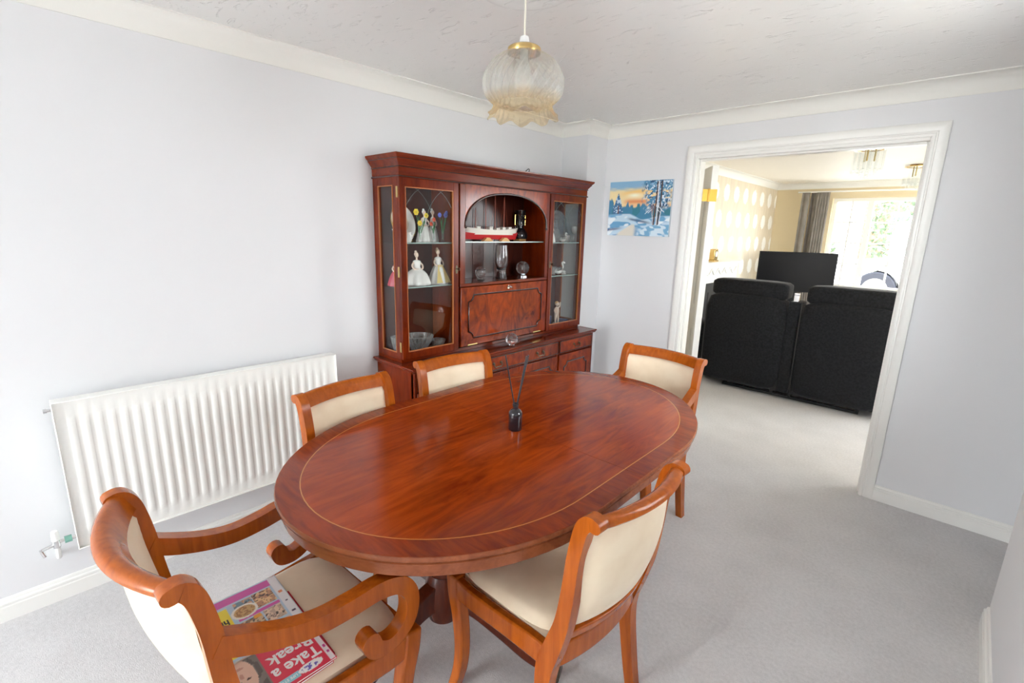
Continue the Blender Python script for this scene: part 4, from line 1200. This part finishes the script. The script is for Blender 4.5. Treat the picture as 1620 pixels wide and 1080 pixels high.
# =================================================================== PENDANT LAMP over the table
LX, LY = 1.24, -2.07
lamp = empty('pendant_lamp', (LX, LY, 0), 0, 'amber tinted glass pendant lamp with frilled rim above the table', 'lamp')
def amber():
    m, nt, p = new_mat('amber_fluted_glass')
    L = nt.links.new
    out = [n for n in nt.nodes if n.type == 'OUTPUT_MATERIAL'][0]
    tc = nt.nodes.new('ShaderNodeTexCoord'); sp = nt.nodes.new('ShaderNodeSeparateXYZ'); L(tc.outputs['Object'], sp.inputs[0])
    rp = nt.nodes.new('ShaderNodeValToRGB'); mr = nt.nodes.new('ShaderNodeMapRange')
    mr.inputs[1].default_value = 1.89; mr.inputs[2].default_value = 2.125; L(sp.outputs['Z'], mr.inputs[0])
    e = rp.color_ramp.elements
    e[0].position = 0.0; e[0].color = (1, .93, .78, 1); e[1].position = 1.0; e[1].color = (1, .96, .88, 1)
    for pos, c in ((.22, (1, .91, .74, 1)), (.36, (1, 1, .99, 1)), (.70, (1, 1, .98, 1))):
        k = e.new(pos); k.color = c
    L(mr.outputs[0], rp.inputs['Fac'])
    L(rp.outputs['Color'], p.inputs['Base Color'])
    p.inputs['Transmission Weight'].default_value = .80
    p.inputs['Roughness'].default_value = .03
    p.inputs['IOR'].default_value = 1.35
    t = nt.nodes.new('ShaderNodeBsdfTransparent'); L(rp.outputs['Color'], t.inputs[0])
    mx = nt.nodes.new('ShaderNodeMixShader'); mx.inputs[0].default_value = .36
    L(t.outputs[0], mx.inputs[1]); L(p.outputs[0], mx.inputs[2]); L(mx.outputs[0], out.inputs['Surface'])
    return m
M['amber_glass'] = amber()
prof = catmull([(.050, 2.102), (.078, 2.094), (.112, 2.068), (.134, 2.030), (.138, 1.995), (.130, 1.968), (.112, 1.950), (.102, 1.941)], 5)
fluteN = 30
b = MB(); nA = fluteN*5; vs = []
for k, (r, z) in enumerate(prof):
    tw = (2.112-z)*4.0
    for i in range(nA):
        a = 2*PI*i/nA
        rr = r*(1+.035*math.sin(fluteN*(a+tw)))
        vs.append((rr*math.cos(a), rr*math.sin(a), z))
fs = [(k*nA+i, k*nA+(i+1) % nA, (k+1)*nA+(i+1) % nA, (k+1)*nA+i) for k in range(len(prof)-1) for i in range(nA)]
b.add(vs, fs)
shade = b.build('glass_shade', 'amber_glass', lamp, smooth=80)
sol = shade.modifiers.new('solid', 'SOLIDIFY'); sol.thickness = .0025
fp = catmull([(.102, 1.941, 0), (.104, 1.928, .1), (.110, 1.915, .45), (.122, 1.902, 1.0)], 5)
b = MB(); vs = []
for k, (r, z, w) in enumerate(fp):
    for i in range(nA):
        a = 2*PI*i/nA
        rr = r*(1+.05*w*math.sin(9*a)+.016*math.sin(fluteN*a)); zz = z+.009*w*math.cos(9*a+.8)
        vs.append((rr*math.cos(a), rr*math.sin(a), zz))
fs = [(k*nA+i, k*nA+(i+1) % nA, (k+1)*nA+(i+1) % nA, (k+1)*nA+i) for k in range(len(fp)-1) for i in range(nA)]
b.add(vs, fs)
fr_ = b.build('frilled_rim', 'amber_glass', shade, smooth=80)
sol = fr_.modifiers.new('solid', 'SOLIDIFY'); sol.thickness = .0025
MB().lathe([(.046, 2.102), (.056, 2.100), (.0575, 2.104), (.0565, 2.116), (.050, 2.121), (.02, 2.124), (0, 2.124)], 36).build('brass_gallery', 'brass', lamp, smooth=40)
MB().lathe([(0, 2.123), (.0165, 2.123), (.0165, 2.140), (.014, 2.152), (.006, 2.156), (0, 2.156)], 24).build('lamp_holder', 'plastic_white', lamp, smooth=40)
MB().tube([(0, 0, 2.154), (0, 0, 2.285)], .0032, 10).build('flex', 'cord_white', lamp)
MB().lathe([(0, 2.112), (.013, 2.112), (.014, 2.08), (.016, 2.075), (.020, 2.06), (.029, 2.03), (.030, 2.012), (.024, 1.992), (.010, 1.983), (0, 1.982)], 24).build('bulb', mat('bulb_white', srgb(246, 244, 240), .25), lamp, smooth=60)
MB().lathe([(0, 2.2995), (.040, 2.2995), (.038, 2.290), (.014, 2.284), (0, 2.283)], 28).build('rose_cap', 'plastic_white', lamp, smooth=40)
rose = MB().lathe([(0, 2.299), (.165, 2.299), (.162, 2.294), (.140, 2.290), (.125, 2.293), (.08, 2.291), (.05, 2.294), (0, 2.294)], 48, (LX, LY, 0)).build('trim_7', 'artex', smooth=40)
struct(rose, 'white plaster ceiling rose')

# =================================================================== PAINTING on the back wall
def smooth(a, b, x):
    t = np.clip((x-a)/(b-a), 0, 1); return t*t*(3-2*t)
def lin(c): return np.array(srgb(*c)[:3])
def vnoise(X, Y, sc, seed):
    rs = np.random.RandomState(seed); g = rs.rand(64, 64)
    x = X*sc; y = Y*sc; xi = np.floor(x).astype(int); yi = np.floor(y).astype(int); fx = x-xi; fy = y-yi
    fx = fx*fx*(3-2*fx); fy = fy*fy*(3-2*fy)
    G = lambda i, j: g[i % 64, j % 64]
    return (G(xi, yi)*(1-fx)+G(xi+1, yi)*fx)*(1-fy)+(G(xi, yi+1)*(1-fx)+G(xi+1, yi+1)*fx)*fy
def print_mesh(name, w, h, img, material, parent, loc, rot):
    """img HxWx3 linear colours on a grid, u right, v up (row 0 at the bottom)"""
    Hn, Wn = img.shape[:2]
    xs = np.linspace(0, w, Wn); ys = np.linspace(0, h, Hn)
    XX, YY = np.meshgrid(xs, ys)
    vs = np.stack([XX.ravel(), YY.ravel(), np.zeros(XX.size)], 1)
    idx = np.arange(Hn*Wn).reshape(Hn, Wn)
    fs = np.stack([idx[:-1, :-1].ravel(), idx[:-1, 1:].ravel(), idx[1:, 1:].ravel(), idx[1:, :-1].ravel()], 1)
    me = bpy.data.meshes.new(name); me.from_pydata(vs.tolist(), [], fs.tolist())
    at = me.color_attributes.new('Col', 'FLOAT_COLOR', 'POINT')
    c4 = np.concatenate([img.reshape(-1, 3), np.ones((Hn*Wn, 1))], 1).astype(np.float32)
    at.data.foreach_set('color', c4.ravel())
    me.materials.append(material)
    o = bpy.data.objects.new(name, me); col.objects.link(o); o.parent = parent; o.location = loc; o.rotation_euler = rot
    return o
M['print'] = attr_mat('printed_colours', .4)
def winter_scene(Wn=170, Hn=135):
    U, V = np.meshgrid(np.linspace(0, 1, Wn), np.linspace(0, 1, Hn))
    def over(img, c, m): return img*(1-m[..., None])+np.array(c)*m[..., None]
    n1 = vnoise(U, V, 9, 1); n2 = vnoise(U, V*3, 14, 2); n3 = vnoise(U, V, 40, 3)
    img = np.zeros((Hn, Wn, 3))+lin((136, 180, 212))
    img = over(img, lin((244, 222, 170)), smooth(.92, .80, V+.05*(n2-.5)))
    img = over(img, lin((246, 200, 110)), np.exp(-((V-.79+.02*np.sin(9*U))/.05)**2)*smooth(.1, .35, U)*.8)
    img = over(img, lin((255, 250, 225)), np.exp(-((U-.42)/.10)**2-((V-.745)/.035)**2))
    img = over(img, lin((232, 140, 88)), np.exp(-((V-.63)/.045)**2)*smooth(.2, .35, U)*smooth(.75, .55, U)*.9)
    img = over(img, lin((244, 190, 140)), np.exp(-((V-.56)/.035)**2)*smooth(.2, .35, U)*.7)
    # far trees
    tl = .50+.05*vnoise(U, U*0, 16, 5)+.05*(np.abs(((U*9) % 1)-.5) < .22)*vnoise(U, U*0, 9, 6)
    tl = tl+.12*np.exp(-((U-.32)/.02)**2)+.10*np.exp(-((U-.57)/.03)**2)+.16*smooth(.12, .0, U)
    m = smooth(tl+.02, tl-.02, V)
    img = over(img, lin((70, 132, 168)), m)
    img = over(img, lin((52, 124, 132)), m*(n1 > .55)*.7)
    # left fir
    fir = (np.abs(U-.155) < np.clip((.80-V)*.28, 0, .085)+.012*(n3-.5)) & (V < .80) & (V > .40)
    img = over(img, lin((66, 116, 158)), fir*1.0); img = over(img, lin((206, 224, 238)), fir*(n3 > .66)*.9)
    img = over(img, lin((120, 76, 66)), ((np.abs(U-.165) < .008) & (V > .40) & (V < .56))*1.0)
    # snow ground
    gy = .405+.02*np.sin(5*U)-.10*smooth(.35, .6, U)*smooth(.9, .5, U)-.02
    g = smooth(gy+.012, gy-.012, V)
    img = over(img, lin((198, 222, 238)), g)
    img = over(img, lin((110, 168, 208)), g*smooth(.45, .62, vnoise(U+V*.8, V*2.2, 8, 7)))
    img = over(img, lin((236, 244, 250)), g*smooth(.60, .75, vnoise(U-V*.6, V*2, 10, 8)))
    # dark far bank
    bank = np.exp(-((V-(.30-.22*(U-.42)))/.022)**2)*smooth(.30, .42, U)*smooth(.78, .6, U)
    img = over(img, lin((74, 96, 132)), bank*.9)
    # stream
    cx = .34+.10*np.sin(6*(V-.05)); wv = .17*smooth(.26, .02, V)+.02
    st = smooth(wv, wv*.6, np.abs(U-cx))*smooth(.24, .18, V)
    img = over(img, lin((228, 222, 210)), st)
    img = over(img, lin((86, 90, 128)), np.exp(-((V-.10-.16*U)/.022)**2)*smooth(.32, .1, U)*.9)
    img = over(img, lin((112, 160, 200)), np.exp(-((U-.49)/.035)**2)*smooth(.26, .1, V)*.7)
    # right big trees
    crown = smooth(.23, .12, np.abs(U-.79)+.10*(vnoise(U, V, 22, 9)-.5)-.05*smooth(.6, 1, V))*smooth(.46, .55, V)
    img = over(img, lin((84, 142, 180)), crown*(vnoise(U, V, 26, 10) > .36))
    img = over(img, lin((44, 88, 124)), crown*(vnoise(U, V, 30, 11) > .62))
    img = over(img, lin((216, 230, 240)), crown*(vnoise(U*1.5, V, 44, 12) > .68))
    for x0, x1, w_, c in ((.775, .755, .011, (88, 62, 56)), (.80, .80, .009, (225, 228, 232)), (.845, .815, .012, (70, 60, 64)), (.70, .745, .006, (206, 196, 196)), (.885, .83, .006, (222, 226, 232))):
        xc = x0+(x1-x0)*(1-np.clip((V-.17)/.6, 0, 1)) if x0 == x1 else x1+(x0-x1)*np.clip((V-.17)/.55, 0, 1)
        top = .98 if w_ > .008 else .50
        img = over(img, lin(c), ((np.abs(U-xc) < w_) & (V > .17) & (V < top))*1.0)
    img = over(img, lin((150, 92, 80)), np.exp(-((U-.72)/.03)**2-((V-.50)/.08)**2)*.6)
    for k in range(9):
        xk = .64+.016*(k % 4)+.19*(k > 4); yk = .50-.016*(k % 5)
        img = over(img, lin((236, 240, 246)), (np.abs((V-yk)-(U-xk)*(1 if k <= 4 else -1)*1.2) < .006)*(np.abs(U-xk) < .03)*1.0)
    # near right snow bank
    nb_ = smooth(.20+.06*(U-.5), .17+.06*(U-.5), V+.10*smooth(.72, .52, U))*smooth(.48, .56, U)
    img = over(img, lin((214, 232, 244)), nb_)
    img = over(img, lin((122, 176, 212)), nb_*smooth(.5, .64, vnoise(U*2+V, V*3, 8, 13)))
    return np.clip(img, 0, 1)
pt = empty('painting', (.565, 0, 1.493), 0, 'unframed winter landscape painting on the wall left of doorway', 'painting')
MB().box(-.259, .259, -.020, -.002, 0, .402).build('canvas', mat('canvas_edge', srgb(190, 200, 208), .7), pt)
print_mesh('picture', .516, .400, winter_scene(), M['print'], pt, (-.258, -.0206, .001), (PI/2, 0, 0))

# =================================================================== REED DIFFUSER on the table
rd = empty('reed_diffuser', (1.275, -2.10, .7502), 0, 'black reed diffuser bottle standing in the table centre', 'diffuser')
M['smoke_glass'] = mat('black_bottle', (.010, .008, .012, 1), .06, coat=.6)
MB().lathe([(0, 0), (.026, 0), (.027, .003), (.027, .066), (.025, .074), (.018, .082), (.011, .086), (.0105, .098), (0, .098)], 32).build('bottle', 'smoke_glass', rd, smooth=40)
MB().lathe([(.0095, .0965), (.0118, .0965), (.0118, .108), (.008, .108), (.008, .0985), (.0095, .0985)], 24).build('collar', 'black_metal', rd, smooth=40)
for (dx, dy, h_) in ((-.032, -.030, .300), (.031, .030, .302), (.025, .026, .298)):
    MB().tube([(dx*.08, dy*.08, .09), (dx, dy, h_)], .0026, 8).build('reed', 'black_metal', rd)

# =================================================================== MAGAZINES on the carver seat
M['paper'] = mat('page_paper', srgb(236, 232, 226), .6)
M['mag_red'] = mat('magazine_red', srgb(214, 38, 62), .3)
M['ink_white'] = mat('ink_white', srgb(248, 246, 246), .35)
M['ink_black'] = mat('ink_black', srgb(40, 34, 40), .4)
M['ink_red'] = mat('ink_red', srgb(214, 50, 50), .4)
def over(img, c, m): return img*(1-m[..., None])+np.array(c)*m[..., None]
def mag_base(Wn, Hn, c):
    U, V = np.meshgrid(np.linspace(0, 1, Wn), np.linspace(0, 1, Hn))
    return U, V, np.zeros((Hn, Wn, 3))+lin(c)
def rect(U, V, a, b, c, d): return ((U > a) & (U < b) & (V > c) & (V < d))*1.0
def ell(U, V, x, y, rx, ry): return (((U-x)/rx)**2+((V-y)/ry)**2 < 1)*1.0
def cover_break():
    U, V, I = mag_base(110, 140, (226, 60, 84))
    I = over(I, lin((244, 236, 238)), rect(U, V, 0, .06, 0, 1))
    I = over(I, lin((206, 70, 150)), rect(U, V, .015, .045, .80, .84)+rect(U, V, .015, .045, .88, .91))
    n = vnoise(U, V, 22, 31)
    I = over(I, lin((128, 118, 112)), rect(U, V, .60, 1, .30, 1))
    I = over(I, lin((96, 84, 78)), rect(U, V, .62, .98, .42, .97)*(n > .5))
    I = over(I, lin((232, 192, 170)), ell(U, V, .80, .66, .13, .20))
    I = over(I, lin((206, 150, 130)), ell(U, V, .80, .56, .05, .015)+ell(U, V, .80, .645, .02, .03))
    I = over(I, lin((90, 60, 50)), ell(U, V, .755, .70, .022, .010)+ell(U, V, .845, .70, .022, .010))
    I = over(I, lin((196, 170, 80)), rect(U, V, .9, 1, .34, .66)*(n > .45))
    I = over(I, lin((150, 214, 226)), rect(U, V, .36, .60, .90, .97)*(U-.36 > (V-.97)*.5))
    I = over(I, lin((250, 248, 246)), ell(U, V, .24, .93, .13, .045))
    I = over(I, lin((110, 100, 190)), ell(U, V, .24, .93, .10, .03)*(vnoise(U, V, 50, 4) > .58))
    n2 = vnoise(U, V, 34, 9)
    I = over(I, lin((240, 214, 120)), rect(U, V, 0.06, .6, 0, .30)*(n2 > .45))
    I = over(I, lin((120, 170, 210)), rect(U, V, .6, 1, 0, .3)*(n2 > .35))
    return I
def cover_puzzle():
    U, V, I = mag_base(110, 140, (190, 214, 232))
    n = vnoise(U, V, 30, 21); n2 = vnoise(U, V, 55, 22)
    I = over(I, lin((240, 240, 244)), rect(U, V, 0, .11, 0, 1))
    I = over(I, lin((90, 80, 110)), rect(U, V, .03, .08, .70, .73)+rect(U, V, .04, .07, .5, .525)+rect(U, V, .03, .08, .84, .88))
    I = over(I, lin((222, 140, 96)), rect(U, V, .035, .075, .30, .34))
    I = over(I, lin((214, 96, 176)), rect(U, V, .11, 1, .02, .14)+rect(U, V, .12, .60, .44, .49)+rect(U, V, .60, .66, .60, 1))
    # photographs of food and faces
    for (a, b, c, d, c1, c2) in ((.13, .36, .16, .42, (198, 150, 120), (236, 200, 150)), (.37, .58, .17, .42, (120, 150, 170), (214, 170, 140)), (.13, .34, .50, .72, (206, 180, 160), (238, 214, 190)), (.36, .60, .52, .78, (150, 120, 96), (220, 190, 150)), (.12, .34, .76, .98, (170, 190, 214), (228, 190, 168))):
        r_ = rect(U, V, a, b, c, d)
        I = over(I, lin(c1), r_); I = over(I, lin(c2), r_*(n > .52)); I = over(I, lin((90, 76, 70)), r_*(n2 > .72))
    I = over(I, lin((244, 240, 230)), ell(U, V, .50, .36, .15, .115)); I = over(I, lin((206, 170, 116)), ell(U, V, .50, .36, .12, .09)); I = over(I, lin((168, 124, 80)), ell(U, V, .50, .36, .11, .08)*(n2 > .5))
    I = over(I, lin((244, 170, 60)), rect(U, V, .37, .45, .5, .56))
    I = over(I, lin((246, 226, 70)), rect(U, V, .66, 1, .18, .96))
    return I
PTop = .4775                    # top of the seat pad in the chair
def magazine(x, y, z, rz, w, h, t, label, img=None, coverm='mag_red'):
    """x,y: corner at the top of the spine; reading direction -Y, cover top towards +X"""
    e = empty('magazine', (x, y, z), rz, label, 'magazine', 'magazines piled on the carver seat')
    MB().box(-h, 0, -w, 0, .0006, t-.0006).build('pages', 'paper', e)
    MB().box(-h-.001, .001, -w-.001, .001, t-.0006, t).box(-h-.001, .001, -w-.001, .001, 0, .0006).box(-h-.001, .001, .0, .0012, 0, t).build('cover', coverm, e)
    if img is not None:
        print_mesh('cover_print', w, h, img, M['print'], e, (-h, 0, t+.0002), (0, 0, -PI/2))
    return e
magazine(1.512, -2.990, PTop, .03, .222, .288, .006, 'red magazine at the bottom of the pile on the carver seat')
magazine(1.500, -2.980, PTop+.0066, -.02, .222, .288, .006, 'red magazine second from the bottom of the pile on the carver seat')
mb_ = magazine(1.518, -2.984, PTop+.0132, .01, .222, .288, .005, 'weekly magazine with big white title lettering and a smiling face', cover_break())
tz = .0055
text_mesh('lettering', 'Take a', .046, 'ink_white', mb_, (-.068, -.018, tz), (0, 0, -PI/2), bold=.0011, sx=.88)
text_mesh('lettering', 'Break', .046, 'ink_white', mb_, (-.110, -.018, tz), (0, 0, -PI/2), bold=.0011, sx=.95)
text_mesh('lettering', 'REAL LIFE STORIES', .010, 'ink_white', mb_, (-.022, -.060, tz), (0, 0, -PI/2), bold=.0001)
ma_ = magazine(1.372, -2.985, PTop+.0188, -.015, .215, .240, .004, 'magazine covered in small photographs with a yellow headline box', cover_puzzle(), 'paper')
text_mesh('lettering', 'TO', .030, 'ink_red', ma_, (-.085, -.150, .0045), (0, 0, -PI/2), bold=.0008)
text_mesh('lettering', 'me', .030, 'ink_black', ma_, (-.118, -.150, .0045), (0, 0, -PI/2), bold=.0008)
text_mesh('lettering', 'his m', .030, 'ink_black', ma_, (-.151, -.148, .0045), (0, 0, -PI/2), bold=.0008, sx=.85)

# =================================================================== LOUNGE
# sofa seen from behind
sofa = empty('recliner_sofa', (1.355, 1.75, 0), 0, 'charcoal fabric two-seat recliner sofa seen from behind in lounge', 'sofa')
def cushion(x0, x1, y0, y1, z0, z1, r=.05, lean=0.0):
    m = MB()
    def f(u, v):
        a = 2*PI*u; q = 7.0
        b_ = -PI/2+PI*v
        cb_, sb_ = math.cos(b_), math.sin(b_)
        ca, sa = math.cos(a), math.sin(a)
        k = (abs(ca)**q+abs(sa)**q)**(-1/q)
        k2 = (abs(cb_)**q+abs(sb_)**q)**(-1/q)
        X = ca*k*cb_*k2; Y = sa*k*cb_*k2; Z = sb_*k2
        return ((x0+x1)/2+X*(x1-x0)/2, (y0+y1)/2+Y*(y1-y0)/2+lean*(Z*.5+.5), (z0+z1)/2+Z*(z1-z0)/2)
    m.grid(f, 40, 17, closeu=True)
    return m
for x0, x1 in ((-.80, -.045), (.045, .80)):
    s_ = cushion(x0, x1, -.245, .0, .065, .965, lean=-.03).build('seat_back', 'sofa', sofa, smooth=60)
    b = cushion(x0+.03, x1-.03, -.225, .03, .93, 1.10, lean=-.0)
    b.build('headrest', 'sofa', sofa, smooth=60)
    cushion(x0, x1, -.05, .62, .16, .48).build('seat_cushion', 'sofa', sofa, smooth=60)
    MB().tube([(x0+.02, -.262, .95), (x0+.02, -.255, .5), (x0+.02, -.235, .1)], .004, 6).build('piping', 'black_metal', s_)
MB().box(-.05, .05, -.225, -.02, .08, .94).build('centre_panel', 'sofa', sofa, bevel=.01)
MB().box(-.022, .022, -.20, -.17, .94, 1.0).box(-.022, .022, -.20, -.17, 1.0, 1.02).build('recline_bracket', 'silver', sofa, bevel=.003)
for s in (-1, 1):
    cushion(s*.90-.10, s*.90+.10, -.14, .66, .06, .62).build('arm', 'sofa', sofa, smooth=60)
MB().box(-.78, .78, -.15, .58, .06, .17).build('underframe', 'black_metal', sofa)
bar = MB()
bar.box(-.585, .60, -.115, -.085, 0, .024)
for x in (-.57, -.12, .04, .585): bar.box(x-.014, x+.014, -.10, .50, .018, .062)
bar.build('base_bar', 'black_metal', sofa)
# television and stand
tv = empty('television', (.725, 4.05, .55), math.radians(25), 'black flat screen television standing in the lounge corner', 'television')
MB().box(-.47, .47, -.02, .025, .235, .768).build('casing', 'tv_black', tv, bevel=.006)
MB().box(-.455, .455, -.0225, -.0195, .25, .755).build('screen', 'tv_screen', tv)
MB().box(-.05, .05, -.012, .02, .012, .24).build('neck', 'tv_black', tv)
MB().box(-.25, .25, -.10, .10, 0, .014).build('foot', 'tv_black', tv, bevel=.003)
ts = empty('television_unit', (.725, 4.05, 0), math.radians(25), 'low dark unit beneath the black television', 'tv unit')
MB().box(-.5, .5, -.2, .2, .53, .55).build('top', 'tv_black', ts, bevel=.003)
MB().box(-.48, .48, -.19, .19, .04, .53).build('body', 'black_metal', ts)
for q in (-1, 1):
    d_ = MB().box(q*.24-.225, q*.24+.225, -.2, -.19, .06, .51).build('door', 'tv_black', ts, bevel=.002)
    MB().box(q*.03-.006, q*.03+.006, -.21, -.2, .25, .33).build('handle', 'silver', d_)
# curtain and rail
cu = empty('curtain', (.63, 4.98, 0), 0, 'grey pleated curtain drawn to the left of lounge window', 'curtain')
def drape(x0, x1, n, amp):
    def f(u, v):
        x = x0+(x1-x0)*u
        z = 2.155-2.12*v
        w = amp*(.5+.5*v)
        return (x+.008*math.sin(2*PI*n*u*1.0+1), w*math.sin(2*PI*n*u), z)
    return MB().grid(f, n*10+1, 14)
for (a, b, n, am, off) in ((-.19, -.085, 1, .020, -.035), (-.085, .02, 1, .03, .03), (.0, .165, 5, .018, -.02)):
    o = drape(a, b, n, am).build('pleat', 'curtain', cu, smooth=70, loc=(0, off, 0)); so = o.modifiers.new('solid', 'SOLIDIFY'); so.thickness = .003
rl_ = MB().tube([(.38, 4.99, 2.165), (3.3, 4.99, 2.165)], .011, 10).build('curtain_pole', 'gloss_white', smooth=50)
tag(rl_, 'white curtain pole above the lounge window', 'curtain pole')
# fireplace surround
fp_ = empty('fireplace_surround', (.06, 2.75, 0), 0, 'white mantelpiece against the oval patterned wallpaper', 'fireplace')
MB().box(.002, .20, -.62, .62, 1.165, 1.20).build('mantel_shelf', 'gloss_white', fp_, bevel=.006)
MB().box(.002, .15, -.57, .57, .95, 1.165).build('frieze', 'gloss_white', fp_, bevel=.004)
for q in (-1, 1):
    j = MB().box(.002, .14, q*.48-.09, q*.48+.09, 0, .95).build('jamb', 'gloss_white', fp_, bevel=.004)
    MB().box(.14, .152, q*.48-.055, q*.48+.055, .15, .85).build('raised_panel', 'gloss_white', j, bevel=.004)
sw_ = MB()
for k in range(5):
    c0 = -.40+.2*k
    sw_.tube([(.158, c0-.1+.2*t/8, 1.12-.07*math.sin(PI*t/8)) for t in range(9)], .010, 6)
sw_.build('swag', 'coving', fp_, smooth=50)
MB().box(.002, .03, -.39, .39, .0, .95).build('fire_back', 'black_metal', fp_)
orn = empty('brass_clock', (.15, 2.62, 1.2), 0, 'small brass mantel clock standing on the white mantelpiece', 'clock')
MB().box(-.04, .04, -.065, .065, 0, .02).build('base', 'brass', orn, bevel=.003)
MB().box(-.03, .03, -.055, .055, .02, .15).build('case', 'brass', orn, bevel=.006)
MB().lathe([(0, .031), (.035, .031), (.035, .034), (0, .034)], 20, (0, 0, .09), axis='x').build('dial', 'porcelain', orn)
# ceiling lights
M['candle'] = mat('candle_lamp', srgb(214, 190, 130), .3)
def cluster(loc, label):
    e = empty('ceiling_light', loc, 0, label, 'ceiling light', 'clear rod ceiling lights in the lounge')
    MB().lathe([(0, -.001), (.075, -.001), (.07, -.015), (.02, -.022), (0, -.022)], 28).build('ceiling_plate', 'brass', e, smooth=40)
    MB().lathe([(.105, -.018), (.115, -.018), (.115, -.026), (.105, -.026)], 36).build('upper_ring', 'brass', e, smooth=40)
    sp_ = MB()
    for k in range(4):
        a = k*PI/2; sp_.tube([(.05*math.cos(a), .05*math.sin(a), -.018), (.11*math.cos(a), .11*math.sin(a), -.022)], .004, 6)
    sp_.build('spoke', 'brass', e)
    for R_, n, z0, z1 in ((.108, 15, -.025, -.190), (.066, 9, -.02, -.215), (.022, 4, -.02, -.235)):
        for k in range(n):
            a = 2*PI*k/n
            r_ = MB().tube([(R_*math.cos(a), R_*math.sin(a), z0), (R_*math.cos(a), R_*math.sin(a), z1)], .009, 8).build('rod', 'clear_glass', e, smooth=50)
            MB().sphere((R_*math.cos(a), R_*math.sin(a), z1-.013), .0165, 12, 8).build('bead', 'clear_glass', r_, smooth=60)
    for k in range(3):
        a = k*2*PI/3+.4
        MB().tube([(.044*math.cos(a), .044*math.sin(a), -.02), (.044*math.cos(a), .044*math.sin(a), -.12)], .007, 10).build('candle_lamp', 'candle', e, smooth=50)
cluster((1.64, 2.0, H), 'clear rod and bead ceiling light nearest the doorway in lounge')
cluster((1.86, 3.5, H), 'clear rod and bead ceiling light nearest the lounge window')
